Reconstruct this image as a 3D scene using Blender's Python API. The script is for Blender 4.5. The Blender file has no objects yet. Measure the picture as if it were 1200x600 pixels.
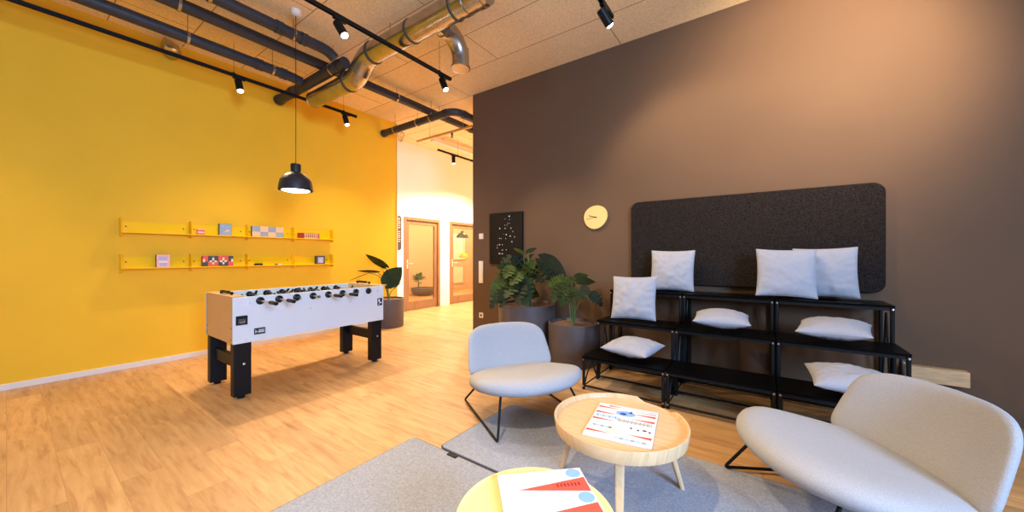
import bpy, math, random
from math import sin, cos, pi, radians, sqrt
from mathutils import Vector, Matrix, noise
random.seed(7)
SC = bpy.context.scene
COL = SC.collection

# ------------------------------------------------------------------ materials
def new_mat(name):
    m = bpy.data.materials.new(name); m.use_nodes = True
    nt = m.node_tree
    return m, nt, nt.nodes, nt.links, nt.nodes['Principled BSDF']

def srgb(r, g, b):
    f = lambda c: (c / 255 / 12.92) if c / 255 <= .04045 else ((c / 255 + .055) / 1.055) ** 2.4
    return (f(r), f(g), f(b), 1)

def mat(name, col, rough=.5, metal=0, var=0, scale=40, bump=0, bscale=None, coat=0, stretch=(1, 1, 1), detail=3, sheen=0, spec=None):
    m, nt, N, L, B = new_mat(name)
    B.inputs['Base Color'].default_value = col
    B.inputs['Roughness'].default_value = rough
    B.inputs['Metallic'].default_value = metal
    if spec is not None: B.inputs['Specular IOR Level'].default_value = spec
    if coat: B.inputs['Coat Weight'].default_value = coat
    if sheen:
        B.inputs['Sheen Weight'].default_value = sheen
    tc = N.new('ShaderNodeTexCoord'); mp = N.new('ShaderNodeMapping')
    mp.inputs['Scale'].default_value = stretch
    L.new(tc.outputs['Object'], mp.inputs['Vector'])
    if var:
        n = N.new('ShaderNodeTexNoise'); n.inputs['Scale'].default_value = scale; n.inputs['Detail'].default_value = detail
        L.new(mp.outputs[0], n.inputs['Vector'])
        r = N.new('ShaderNodeValToRGB')
        r.color_ramp.elements[0].position = .3; r.color_ramp.elements[1].position = .7
        r.color_ramp.elements[0].color = tuple(max(0, c * (1 - var)) for c in col[:3]) + (1,)
        r.color_ramp.elements[1].color = tuple(min(1, c * (1 + var)) for c in col[:3]) + (1,)
        L.new(n.outputs['Fac'], r.inputs['Fac']); L.new(r.outputs['Color'], B.inputs['Base Color'])
    if bump:
        n2 = N.new('ShaderNodeTexNoise'); n2.inputs['Scale'].default_value = bscale or scale; n2.inputs['Detail'].default_value = detail
        L.new(mp.outputs[0], n2.inputs['Vector'])
        b = N.new('ShaderNodeBump'); b.inputs['Strength'].default_value = bump; b.inputs['Distance'].default_value = .004
        L.new(n2.outputs['Fac'], b.inputs['Height']); L.new(b.outputs['Normal'], B.inputs['Normal'])
    return m

def emis(name, col, st):
    m, nt, N, L, B = new_mat(name)
    B.inputs['Base Color'].default_value = (1, 1, 1, 1)
    B.inputs['Emission Color'].default_value = col
    B.inputs['Emission Strength'].default_value = st
    return m

def floor_mat():
    m, nt, N, L, B = new_mat('oak_planks')
    tc = N.new('ShaderNodeTexCoord')
    br = N.new('ShaderNodeTexBrick'); br.offset = .37; br.offset_frequency = 2
    br.inputs['Scale'].default_value = 1
    br.inputs['Brick Width'].default_value = 1.22; br.inputs['Row Height'].default_value = .18
    br.inputs['Mortar Size'].default_value = .0012; br.inputs['Mortar Smooth'].default_value = .2
    br.inputs['Color1'].default_value = (0, 0, 0, 1); br.inputs['Color2'].default_value = (1, 1, 1, 1)
    br.inputs['Mortar'].default_value = (.5, .5, .5, 1); br.inputs['Bias'].default_value = 0
    L.new(tc.outputs['Object'], br.inputs['Vector'])
    # shift the grain per plank
    sc = N.new('ShaderNodeVectorMath'); sc.operation = 'MULTIPLY'; sc.inputs[1].default_value = (7.3, 3.1, 5.7)
    L.new(br.outputs['Color'], sc.inputs[0])
    ad = N.new('ShaderNodeVectorMath'); ad.operation = 'ADD'
    L.new(tc.outputs['Object'], ad.inputs[0]); L.new(sc.outputs[0], ad.inputs[1])
    mp = N.new('ShaderNodeMapping'); mp.inputs['Scale'].default_value = (1.3, 11, 1)
    L.new(ad.outputs[0], mp.inputs['Vector'])
    n = N.new('ShaderNodeTexNoise'); n.inputs['Scale'].default_value = 2.2; n.inputs['Detail'].default_value = 7; n.inputs['Roughness'].default_value = .62
    n.inputs['Distortion'].default_value = .5
    L.new(mp.outputs[0], n.inputs['Vector'])
    r = N.new('ShaderNodeValToRGB'); e = r.color_ramp.elements
    e[0].position = .28; e[0].color = (.36, .18, .072, 1)
    e[1].position = .72; e[1].color = (.61, .37, .17, 1)
    k = e.new(.48); k.color = (.52, .292, .122, 1)
    L.new(n.outputs['Fac'], r.inputs['Fac'])
    # plank tone
    hs = N.new('ShaderNodeHueSaturation')
    mr = N.new('ShaderNodeMapRange'); mr.inputs['To Min'].default_value = .86; mr.inputs['To Max'].default_value = 1.10
    L.new(br.outputs['Color'], mr.inputs['Value']); L.new(mr.outputs[0], hs.inputs['Value'])
    L.new(r.outputs['Color'], hs.inputs['Color'])
    mx = N.new('ShaderNodeMix'); mx.data_type = 'RGBA'
    L.new(br.outputs['Fac'], mx.inputs['Factor']); L.new(hs.outputs['Color'], mx.inputs['A']); mx.inputs['B'].default_value = (.40, .21, .09, 1)
    L.new(mx.outputs['Result'], B.inputs['Base Color'])
    B.inputs['Roughness'].default_value = .42; B.inputs['Specular IOR Level'].default_value = .35
    b = N.new('ShaderNodeBump'); b.inputs['Strength'].default_value = .06; b.inputs['Distance'].default_value = .003
    L.new(n.outputs['Fac'], b.inputs['Height']); L.new(b.outputs['Normal'], B.inputs['Normal'])
    return m

def ceiling_mat():
    m, nt, N, L, B = new_mat('wood_wool_board')
    tc = N.new('ShaderNodeTexCoord')
    mp = N.new('ShaderNodeMapping'); mp.inputs['Location'].default_value = (.38, -.02, 0)
    L.new(tc.outputs['Object'], mp.inputs['Vector'])
    br = N.new('ShaderNodeTexBrick'); br.offset = .42; br.offset_frequency = 2
    br.inputs['Scale'].default_value = 1
    br.inputs['Brick Width'].default_value = 2.4; br.inputs['Row Height'].default_value = .6
    br.inputs['Mortar Size'].default_value = .005; br.inputs['Mortar Smooth'].default_value = .1
    br.inputs['Color1'].default_value = (.93, .93, .93, 1); br.inputs['Color2'].default_value = (1, 1, 1, 1)
    br.inputs['Mortar'].default_value = (.42, .34, .26, 1)
    L.new(mp.outputs[0], br.inputs['Vector'])
    n = N.new('ShaderNodeTexNoise'); n.inputs['Scale'].default_value = 60; n.inputs['Detail'].default_value = 5; n.inputs['Roughness'].default_value = .7
    L.new(tc.outputs['Object'], n.inputs['Vector'])
    r = N.new('ShaderNodeValToRGB'); e = r.color_ramp.elements
    e[0].position = .30; e[0].color = (.74, .56, .34, 1); e[1].position = .58; e[1].color = (.97, .79, .50, 1)
    L.new(n.outputs['Fac'], r.inputs['Fac'])
    mx = N.new('ShaderNodeMix'); mx.data_type = 'RGBA'; mx.blend_type = 'MULTIPLY'; mx.inputs['Factor'].default_value = 1
    L.new(r.outputs['Color'], mx.inputs['A']); L.new(br.outputs['Color'], mx.inputs['B'])
    L.new(mx.outputs['Result'], B.inputs['Base Color']); B.inputs['Roughness'].default_value = .9
    B.inputs['Specular IOR Level'].default_value = .1
    b = N.new('ShaderNodeBump'); b.inputs['Strength'].default_value = .5; b.inputs['Distance'].default_value = .006
    L.new(n.outputs['Fac'], b.inputs['Height']); L.new(b.outputs['Normal'], B.inputs['Normal'])
    return m

def glass_mat():
    m, nt, N, L, B = new_mat('door_glass')
    B.inputs['Base Color'].default_value = (1, .97, .93, 1); B.inputs['Roughness'].default_value = .02
    tr = N.new('ShaderNodeBsdfTransparent'); tr.inputs['Color'].default_value = (.96, .95, .92, 1)
    gl = N.new('ShaderNodeBsdfGlossy'); gl.inputs['Roughness'].default_value = .03
    lw = N.new('ShaderNodeLayerWeight'); lw.inputs['Blend'].default_value = .5
    pw = N.new('ShaderNodeMath'); pw.operation = 'POWER'; pw.inputs[1].default_value = 4
    L.new(lw.outputs['Facing'], pw.inputs[0])
    fr = N.new('ShaderNodeMath'); fr.operation = 'MULTIPLY_ADD'; fr.inputs[1].default_value = .6; fr.inputs[2].default_value = .03
    L.new(pw.outputs[0], fr.inputs[0])
    mx = N.new('ShaderNodeMixShader')
    L.new(fr.outputs[0], mx.inputs['Fac']); L.new(tr.outputs[0], mx.inputs[1]); L.new(gl.outputs[0], mx.inputs[2])
    L.new(mx.outputs[0], N['Material Output'].inputs['Surface'])
    return m

M = dict(
    yellow=mat('yellow_paint', (.84, .475, .022, 1), .7, var=.03, scale=1.5, bump=.05, bscale=180, spec=.25),
    white_wall=mat('white_paint', (.86, .80, .72, 1), .7, bump=.05, bscale=180),
    brown=mat('brown_paint', (.130, .079, .049, 1), .65, var=.03, scale=2, bump=.05, bscale=200, spec=.12),
    tan_wall=mat('tan_paint', (.62, .40, .20, 1), .7),
    floor=floor_mat(), ceiling=ceiling_mat(),
    skirting=mat('skirting_white', (.74, .66, .58, 1), .5),
    door_wood=mat('door_wood', (.245, .122, .052, 1), .5, var=.25, scale=6, stretch=(8, 8, .6)),
    glass=glass_mat(),
    steel=mat('brushed_steel', (.62, .60, .57, 1), .3, 1),
    galv=mat('galvanised_steel', (.44, .41, .37, 1), .27, 1, var=.16, scale=9, detail=5),
    galv_dark=mat('duct_band', (.05, .045, .04, 1), .5),
    pipe=mat('pipe_black_rubber', (.026, .026, .033, 1), .5, var=.25, scale=30, bump=.2, bscale=60),
    black=mat('black_metal', (.006, .006, .007, 1), .45, spec=.2),
    blackp=mat('black_plastic', (.007, .007, .008, 1), .38, spec=.22),
    stepboard=mat('black_laminate', (.002, .0018, .0018, 1), .30, spec=.05),
    felt=mat('charcoal_felt', (.021, .0165, .015, 1), .95, var=.75, scale=170, bump=.3, bscale=300, detail=2, spec=.04),
    bench_white=mat('white_laminate', (.68, .685, .70, 1), .38, spec=.3),
    tan_board=mat('tan_panel', (.62, .365, .18, 1), .5, var=.06, scale=8, stretch=(6, 1, 1)),  # tan with faint streaks, for the end panels and bottom board
    panel_edge=mat('dark_edge', (.12, .07, .04, 1), .6),
    fieldg=mat('playing_field', (.10, .28, .12, 1), .5),
    shelfy=mat('yellow_steel', (.88, .55, .006, 1), .5, spec=.12),
    oak=mat('pale_oak', (.66, .44, .24, 1), .42, spec=.25, var=.14, scale=5, stretch=(1.2, 14, 1.2), detail=5),
    lemon=mat('lemon_lacquer', (.79, .65, .29, 1), .4, spec=.2),
    fabric=mat('grey_wool', (.385, .385, .41, 1), .95, var=.13, scale=260, bump=.35, bscale=420, spec=.1),
    cushion=mat('grey_cotton', (.375, .38, .43, 1), .92, var=.07, scale=200, bump=.25, bscale=500, spec=.1),
    rug=mat('grey_felt_rug', (.315, .335, .395, 1), .95, var=.20, scale=120, bump=.5, bscale=260, detail=4, spec=.08),
    rugedge=mat('rug_edge', (.055, .055, .07, 1), .9),
    pot=mat('taupe_pot', (.085, .068, .066, 1), .5, var=.05, scale=12),
    soil=mat('clay_granules', (.20, .105, .052, 1), .95, var=.6, scale=90, bump=1, bscale=120),
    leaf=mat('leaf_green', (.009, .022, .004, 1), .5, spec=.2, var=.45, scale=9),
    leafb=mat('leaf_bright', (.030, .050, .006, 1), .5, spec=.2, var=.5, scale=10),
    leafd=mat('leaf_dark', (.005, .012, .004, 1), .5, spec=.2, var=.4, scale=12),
    leaf_boost=mat('leaf_boost_mid', (.07, .16, .03, 1), .5, var=.4, scale=12, spec=.2),  # this green and the next are brightened to offset the dim room behind the door
    leaf_boost_pale=mat('leaf_boost_pale', (.15, .27, .05, 1), .5, var=.3, scale=12, spec=.2),
    stem=mat('plant_stem', (.11, .15, .045, 1), .5),
    clock=mat('pale_yellow_clock', (.78, .58, .22, 1), .5),
    white=mat('print_white', (.72, .72, .74, 1), .5, spec=.15),
    red=mat('print_red', (.72, .09, .06, 1), .5),
    blue=mat('print_blue', (.23, .42, .86, 1), .5),
    navy=mat('print_navy', (.03, .08, .28, 1), .5),
    teal=mat('print_teal', (.34, .58, .74, 1), .5),
    pink=mat('print_pink', (.80, .42, .42, 1), .5),
    lilac=mat('print_lilac', (.42, .40, .58, 1), .5),
    greyb=mat('print_greyblue', (.30, .36, .42, 1), .5),
    peach=mat('print_peach', (.82, .50, .30, 1), .5),
    dark=mat('print_dark', (.055, .05, .055, 1), .5),
    cream=mat('print_cream', (.82, .72, .52, 1), .5),
    maroon=mat('print_maroon', (.30, .02, .02, 1), .5),
    plate=mat('white_plastic', (.82, .74, .62, 1), .4),
    pale_wood=mat('pale_pine', (.62, .40, .20, 1), .55, var=.15, scale=6, stretch=(2, 12, 12)),
    lens=emis('lamp_lens', (1, .86, .66, 1), 14),
    bulb=emis('lamp_diffuser', (1, .90, .76, 1), 7),
    shade=mat('rubber_shade', (.020, .021, .026, 1), .38),
    shade_in=mat('shade_inside', (.85, .82, .78, 1), .6),
    sign=mat('sign_brown', (.06, .038, .032, 1), .5),
    brass=mat('brass_pipe', (.60, .38, .14, 1), .4, .6),
    canopyw=mat('canopy_white', (.78, .70, .62, 1), .5),
    winframe=mat('window_frame', (.06, .06, .065, 1), .4),
)

# ------------------------------------------------------------------ mesh builder
class MB:
    def __init__(s): s.v = []; s.f = []; s.m = []; s.sm = []
    def add(s, vs, fs, mi=0, smooth=False):
        o = len(s.v); s.v += [tuple(v) for v in vs]
        for f in fs:
            s.f.append([i + o for i in f]); s.m.append(mi); s.sm.append(smooth)
        return s
    def box(s, x0, x1, y0, y1, z0, z1, mi=0, T=None):
        vs = [Vector((x, y, z)) for z in (z0, z1) for y in (y0, y1) for x in (x0, x1)]
        if T: vs = [T @ v for v in vs]
        return s.add(vs, [(0, 2, 3, 1), (4, 5, 7, 6), (0, 1, 5, 4), (2, 6, 7, 3), (0, 4, 6, 2), (1, 3, 7, 5)], mi)
    def tube(s, pts, r, n=10, mi=0, caps=True, closed=False):
        pts = [Vector(p) for p in pts]; k = len(pts)
        rs = r if isinstance(r, (list, tuple)) else [r] * k
        up = None; rings = []
        for i, p in enumerate(pts):
            a = pts[i - 1] if (i > 0 or closed) else p
            b = pts[(i + 1) % k] if (i < k - 1 or closed) else p
            d1 = (p - a).normalized() if (p - a).length > 1e-9 else None
            d2 = (b - p).normalized() if (b - p).length > 1e-9 else None
            t = (d1 or d2) + (d2 or d1)
            t = t.normalized() if t.length > 1e-6 else (d1 or d2)
            if up is None:
                up = Vector((0, 0, 1)) if abs(t.z) < .9 else Vector((1, 0, 0))
            sd = t.cross(up).normalized(); up = sd.cross(t).normalized()
            sc = 1
            if d1 and d2:
                c = max(.35, sqrt(max(0, (1 + d1.dot(d2)) / 2))); sc = 1 / c
            ring = []
            for j in range(n):
                an = 2 * pi * j / n
                ring.append(p + (sd * cos(an) + up * sin(an)) * rs[i])
            rings.append(ring)
        vs = [v for g in rings for v in g]; fs = []
        for i in range(k if closed else k - 1):
            i2 = (i + 1) % k
            for j in range(n):
                j2 = (j + 1) % n
                fs.append((i * n + j, i * n + j2, i2 * n + j2, i2 * n + j))
        s.add(vs, fs, mi, True)
        if caps and not closed:
            s.add(rings[0], [tuple(range(n - 1, -1, -1))][::1], mi)
            s.add(rings[-1], [tuple(range(n))], mi)
        return s
    def lathe(s, prof, n=32, mi=0, c=(0, 0, 0), T=None, a0=0):
        vs = []; fs = []
        for (r, z) in prof:
            for j in range(n):
                an = 2 * pi * j / n + a0
                v = Vector((c[0] + r * cos(an), c[1] + r * sin(an), c[2] + z))
                vs.append(T @ v if T else v)
        for i in range(len(prof) - 1):
            for j in range(n):
                j2 = (j + 1) % n
                fs.append((i * n + j, i * n + j2, (i + 1) * n + j2, (i + 1) * n + j))
        s.add(vs, fs, mi, True)
        for i, rev in ((0, True), (len(prof) - 1, False)):
            if prof[i][0] > 1e-6:
                ring = vs[i * n:(i + 1) * n]
                s.add(ring, [tuple(range(n - 1, -1, -1)) if rev else tuple(range(n))], mi)
        return s
    def prism(s, poly, z0, z1, mi=0, T=None):
        n = len(poly)
        vs = [Vector((x, y, z0)) for x, y in poly] + [Vector((x, y, z1)) for x, y in poly]
        if T: vs = [T @ v for v in vs]
        fs = [tuple(range(n - 1, -1, -1)), tuple(range(n, 2 * n))]
        fs += [(i, (i + 1) % n, n + (i + 1) % n, n + i) for i in range(n)]
        return s.add(vs, fs, mi)
    def pad(s, a, b, n, thick, fn, rings=9, seg=56, pw=5, mi=0):
        """cushion-like slab: superellipse outline a x b, mapped by fn(x, y, offset)"""
        vs = []; fs = []
        rr = [sin(pi / 2 * i / rings) for i in range(rings + 1)]
        idx = {}
        for side in (1, -1):
            for i, r in enumerate(rr):
                if i == rings and side == -1: continue
                for j in range(seg):
                    if i == 0 and j > 0: continue
                    an = 2 * pi * j / seg
                    x = a * r * math.copysign(abs(cos(an)) ** (2 / n), cos(an))
                    y = b * r * math.copysign(abs(sin(an)) ** (2 / n), sin(an))
                    o = side * thick / 2 * sqrt(max(0, 1 - r ** pw))
                    idx[side, i, j] = len(vs); vs.append(fn(x, y, o))
        g = lambda sd, i, j: idx[(1 if i == rings else sd), i, 0 if i == 0 else j % seg]
        for side in (1, -1):
            for i in range(rings):
                for j in range(seg):
                    q = [g(side, i, j), g(side, i + 1, j), g(side, i + 1, j + 1), g(side, i, j + 1)]
                    if i == 0: q = [q[0], q[1], q[2]]
                    fs.append(tuple(q) if side == 1 else tuple(reversed(q)))
        return s.add(vs, fs, mi, True)
    def build(s, name, mats, parent=None, loc=None, rz=0, bevel=0, sharp=40, seg=2):
        me = bpy.data.meshes.new(name); me.from_pydata(s.v, [], s.f)
        if not isinstance(mats, (list, tuple)): mats = [mats]
        for m in mats: me.materials.append(M[m] if isinstance(m, str) else m)
        me.polygons.foreach_set('material_index', s.m)
        me.polygons.foreach_set('use_smooth', s.sm)
        me.update()
        if any(s.sm): me.set_sharp_from_angle(angle=radians(sharp))
        o = bpy.data.objects.new(name, me); COL.objects.link(o)
        if parent is not None: o.parent = parent
        if loc is not None: o.location = loc
        if rz: o.rotation_euler.z = rz
        if bevel:
            bm = o.modifiers.new('bevel', 'BEVEL'); bm.width = bevel; bm.segments = seg; bm.limit_method = 'ANGLE'
        return o

def tag(o, label, cat, group=None, kind=None):
    o['label'] = label; o['category'] = cat
    if group: o['group'] = group
    if kind: o['kind'] = kind
    return o

def thing(name, label, cat, loc=(0, 0, 0), rz=0, group=None):
    o = bpy.data.objects.new(name, None); COL.objects.link(o)
    o.empty_display_size = .1
    o.location = loc; o.rotation_euler = (0, 0, rz)
    return tag(o, label, cat, group)

def struct(name, mb, mats, label=None, cat=None, parent=None, **k):
    o = mb.build(name, mats, parent, **k); o['kind'] = 'structure'
    if label: o['label'] = label
    if cat: o['category'] = cat
    return o

def copy_tree(o, parent=None, label=None):
    c = o.copy(); COL.objects.link(c)
    if parent is not None: c.parent = parent
    if label: c['label'] = label
    for ch in list(o.children): copy_tree(ch, c)
    return c

def rotT(d, loc=(0, 0, 0)):
    """matrix taking +Z to direction d"""
    q = Vector((0, 0, 1)).rotation_difference(Vector(d).normalized())
    return Matrix.Translation(loc) @ q.to_matrix().to_4x4()

def arc(c, r, a0, a1, n, plane='xz'):
    out = []
    for i in range(n + 1):
        a = a0 + (a1 - a0) * i / n
        u, w = r * cos(a), r * sin(a)
        out.append({'xz': (c[0] + u, c[1], c[2] + w), 'xy': (c[0] + u, c[1] + w, c[2]), 'yz': (c[0], c[1] + u, c[2] + w)}[plane])
    return out

# ------------------------------------------------------------------ camera
cam = bpy.data.cameras.new('camera'); co = bpy.data.objects.new('camera', cam); COL.objects.link(co)
cam.sensor_width = 36; cam.lens = 36 * 418 / 1200; cam.shift_y = -1 / 1200
co.location = (0, 0, 1.25); co.rotation_euler = (pi / 2, 0, math.atan2(295, 418))
cam.clip_start = .02
SC.camera = co

# ------------------------------------------------------------------ setting
CZ = 3.76; XW = -5.73; XD = -6.5; YB = 4.22; XC = -3.73; YE = 4.30; XR = 3.3
struct('floor', MB().box(-9.8, 4.3, -4.0, 13.2, -.12, 0), 'floor', 'warm oak plank floor running through to the corridor', 'floor')
struct('ceiling', MB().box(-9.8, 4.3, -4.0, 13.2, CZ, CZ + .12), 'ceiling', 'tan wood wool board ceiling with dark joints', 'ceiling')
struct('wall_left', MB().box(XW - .15, XW, -4.0, YE, 0, CZ), 'yellow', 'bright yellow painted wall behind the football table', 'wall')
struct('wall_back', MB().box(XC, 4.3, YB, YB + .2, 0, CZ), 'brown', 'dark brown painted wall behind the stepped seating', 'wall')
struct('wall_corridor_right', MB().box(XC + .001, XC + .2, YB + .2, 13.2, 0, CZ), 'white_wall', 'white corridor wall behind the brown wall', 'wall')
struct('wall_corridor_return', MB().box(XD - .12, XW - .15, YE - .15, YE, 0, CZ), 'white_wall', 'short white return wall at the end of the yellow wall', 'wall')
struct('wall_corridor_end', MB().box(-9.8, XC, 13.0, 13.2, 0, CZ), 'white_wall', 'white wall closing the corridor', 'wall')
w = MB()
D1 = (5.06, 6.14); D2 = (6.47, 7.60); DH = 2.11
w.box(XD - .12, XD, YE, D1[0], 0, CZ).box(XD - .12, XD, D1[1], D2[0], 0, CZ).box(XD - .12, XD, D2[1], 13.0, 0, CZ)
w.box(XD - .12, XD, D1[0], D1[1], DH, CZ).box(XD - .12, XD, D2[0], D2[1], DH, CZ)
struct('wall_corridor_left', w, 'white_wall', 'white corridor wall with two glazed timber doors', 'wall')
struct('wall_office', MB().box(-9.8, -9.4, YE, 13.0, 0, CZ), 'tan_wall', 'tan wall seen through the glazed doors', 'wall')
# right wall with a tall window that lets the daylight in (outside the frame)
WY0, WY1, WZ0, WZ1 = -1.7, .3, 1.35, 3.3
w = MB().box(XR, XR + .2, -4.0, WY0, 0, CZ).box(XR, XR + .2, WY1, YB, 0, CZ)
w.box(XR, XR + .2, WY0, WY1, 0, WZ0).box(XR, XR + .2, WY0, WY1, WZ1, CZ)
struct('wall_right', w, 'white_wall', 'white wall holding the tall window', 'wall')
w = MB()
for z in (WZ0, WZ1 - .06): w.box(XR + .06, XR + .12, WY0, WY1, z, z + .06)
for y in (WY0, (WY0 + WY1) / 2 - .03, WY1 - .06): w.box(XR + .06, XR + .12, y, y + .06, WZ0 + .06, WZ1 - .06)
struct('window_1', w, 'winframe', 'tall dark framed window in the right wall', 'window')
struct('baseboard_left', MB().box(XW, XW + .015, -4.0, YE, 0, .06), 'skirting', 'low pale skirting along the yellow wall', 'baseboard', bevel=.003)
struct('baseboard_back', MB().box(XC, XR, YB - .012, YB, 0, .06), 'brown', 'brown skirting along the brown wall', 'baseboard', bevel=.003)
struct('trim_1', MB().box(XW - .005, XW + .012, YE, YE + .012, 0, CZ), 'white_wall', 'thin white edge trim ending the yellow wall', 'trim')

def door(n, y0, y1, label):
    r = bpy.data.objects.new('door_%d' % n, None); COL.objects.link(r); r.location = (XD, y0, 0)
    r['kind'] = 'structure'; r['label'] = label; r['category'] = 'door'
    W = y1 - y0; f = .07
    m = MB().box(-.10, .012, 0, f, 0, DH).box(-.10, .012, W - f, W, 0, DH).box(-.10, .012, f, W - f, DH - f, DH)
    m.build('door_frame', 'door_wood', r, bevel=.004)
    g = f + .004; s = .085
    m = MB().box(-.075, -.025, g, g + s, .008, DH - f - .004).box(-.075, -.025, W - g - s, W - g, .008, DH - f - .004)
    m.box(-.075, -.025, g + s, W - g - s, DH - f - .004 - .09, DH - f - .004).box(-.075, -.025, g + s, W - g - s, .008, .20)
    lf = m.build('door_leaf', 'door_wood', r, bevel=.003)
    MB().box(-.056, -.046, g + s - .005, W - g - s + .005, .195, DH - f - .09).build('glass_pane', 'glass', lf)
    h = MB().box(-.025, -.017, g + .025, g + .06, .95, 1.15)
    h.tube([(-.02, g + .043, 1.06), (.03, g + .043, 1.06), (.035, g + .055, 1.06), (.035, g + .16, 1.06)], .010, 10)
    h.build('door_handle', 'steel', lf)
    return r
door(1, D1[0], D1[1], 'brown timber glazed door beside the vertical sign')
door(2, D2[0], D2[1], 'brown timber glazed door cut off by the brown wall')

# ------------------------------------------------------------------ foosball table
def foosball():
    X0, X1, Y0, Y1 = -4.42, -3.69, 1.11, 2.58      # footprint
    cx, cy = (X0 + X1) / 2, (Y0 + Y1) / 2
    hx, hy = (X1 - X0) / 2, (Y1 - Y0) / 2
    r = thing('foosball_table', 'white football table with black legs and rods on the oak floor', 'football table', (cx, cy, 0))
    zt, zb = .885, .485
    for sx in (1, -1):
        m = MB().box(sx * hx - (.03 if sx > 0 else 0), sx * hx + (0 if sx > 0 else .03), -hy, hy, zb, zt)
        p = m.build('side_panel', 'bench_white', r, bevel=.003)
        if sx > 0:
            q = MB()
            for (y, z) in ((-.62, .83), (-.64, .66), (-.64, .51), (.66, .83), (.66, .66), (.66, .51), (-.1, .72), (.32, .74)):
                MB().lathe([(.007, 0), (.007, .003), (.004, .004)], 12, T=rotT((1, 0, 0), (hx, y, z))).build('screw', 'steel', p)
            q = MB().box(hx, hx + .006, -.715, -.63, .645, .725).box(hx + .006, hx + .010, -.70, -.645, .655, .70, 1)
            q.tube([(hx + .011, -.69, .672), (hx + .011, -.672, .668), (hx + .011, -.652, .676)], .004, 8, 2)
            q.build('coin_slot', ['blackp', 'dark', 'steel'], p, bevel=.002)
            def badge(y0, y1, z0, z1):
                q = MB().box(hx, hx + .005, y0, y1, z0, z1)
                w, h = y1 - y0, z1 - z0
                q.box(hx + .005, hx + .0056, y0 + .10 * w, y0 + .16 * w, z0 + .2 * h, z0 + .8 * h, 1)
                q.box(hx + .005, hx + .0056, y0 + .20 * w, y0 + .27 * w, z0 + .35 * h, z0 + .55 * h, 1)
                for k in range(5):
                    q.box(hx + .005, hx + .0056, y0 + (.36 + .115 * k) * w, y0 + (.44 + .115 * k) * w, z0 + .25 * h, z0 + (.52 + .1 * (k % 2)) * h, 1)
                q.box(hx + .005, hx + .0056, y0 + .36 * w, y0 + .92 * w, z0 + .66 * h, z0 + .76 * h, 1)
                q.build('badge_plate', ['blackp', 'white'], p)
            badge(-.58, -.495, .545, .60)
            q = MB().box(hx, hx + .005, .655, .715, .66, .745)
            q.box(hx + .005, hx + .0056, .665, .685, .70, .735, 1).box(hx + .005, hx + .0056, .68, .705, .685, .70, 1)
            q.box(hx + .005, hx + .0056, .667, .678, .67, .682, 1)
            q.build('badge_plate', ['blackp', 'white'], p)
    for sy in (-1, 1):
        y0 = -hy + .002 if sy < 0 else hy - .032
        p = MB().box(-hx + .0305, hx - .0305, y0, y0 + .03, zb, zt).build('end_panel', 'tan_board', r, bevel=.002)
        MB().box(-hx + .0305, hx - .0305, y0 - .001, y0 + .10, zt + .0005, zt + .008).build('end_ledge', 'tan_board', p, bevel=.002)
        q = MB()
        ye = y0 if sy < 0 else y0 + .03
        for (x, z) in ((-.31, .52), (-.31, .58), (.31, .52), (.31, .62)):
            MB().lathe([(.006, 0), (.006, .003)], 10, T=rotT((0, sy, 0), (x, ye, z))).build('screw', 'dark', p)
        # corner trim, dark edge lines of the end
        for x in (-hx + .0315, hx - .0365): MB().box(x, x + .005, ye - (.0015 if sy < 0 else 0), ye + (.0015 if sy > 0 else 0), zb, zt).build('edge_band', 'panel_edge', p)
        # abacus score counter on the rim
        yc = y0 + .05; xs = .03 if sy < 0 else -.08
        sc = MB().tube([(xs - .13, yc, zt + .028), (xs + .13, yc, zt + .028)], .003, 8, 0)
        for x in (xs - .13, xs + .13): sc.box(x - .008, x + .008, yc - .01, yc + .01, zt + .008, zt + .036, 1)
        sc = sc.build('score_counter', ['steel', 'blackp'], r)
        b = MB()
        for k in range(9): MB().lathe([(.005, -.009), (.013, -.008), (.013, .008), (.005, .009)], 12, T=rotT((1, 0, 0), (xs - .095 + .0195 * k, yc, zt + .028))).build('bead', 'blackp', sc)
    MB().box(-hx + .031, hx - .031, -hy + .033, hy - .033, .70, .735).build('playing_field', 'fieldg', r)
    MB().box(-hx + .031, hx - .031, -hy + .033, hy - .033, zb + .01, zb + .03).build('bottom_board', 'tan_board', r)
    for sx in (-1, 1):
        for sy in (-1, 1):
            x0 = hx - .10 if sx > 0 else -hx + .02
            y0 = -hy + .012 if sy < 0 else hy - .142
            lg = MB().box(x0, x0 + .08, y0, y0 + .13, .025, zb - .001).build('leg', 'black', r, bevel=.004)
            MB().lathe([(.028, 0), (.030, .004), (.030, .018), (.016, .02), (.016, .0255)], 20, c=(x0 + .04, y0 + .065, 0)).build('foot', 'blackp', lg)
            if sx > 0:
                MB().lathe([(.011, 0), (.010, .004), (.004, .006)], 14, T=rotT((1, 0, 0), (x0 + .08, y0 + .075, .30))).build('bolt', 'steel', lg)
    for sy in (-1, 1):
        y0 = -hy + .045 if sy < 0 else hy - .085
        MB().box(-hx + .1005, hx - .1005, y0, y0 + .04, .255, .36).build('stretcher', 'black', r, bevel=.003)
    # rods: player counts and which side carries the handle
    men = [1, 2, 3, 5, 5, 3, 2, 1]; side = [1, 1, -1, -1, 1, 1, -1, -1]
    shift = [.06, .03, .02, -.04, -.02, .0, .05, .04]
    zr = .842
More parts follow.
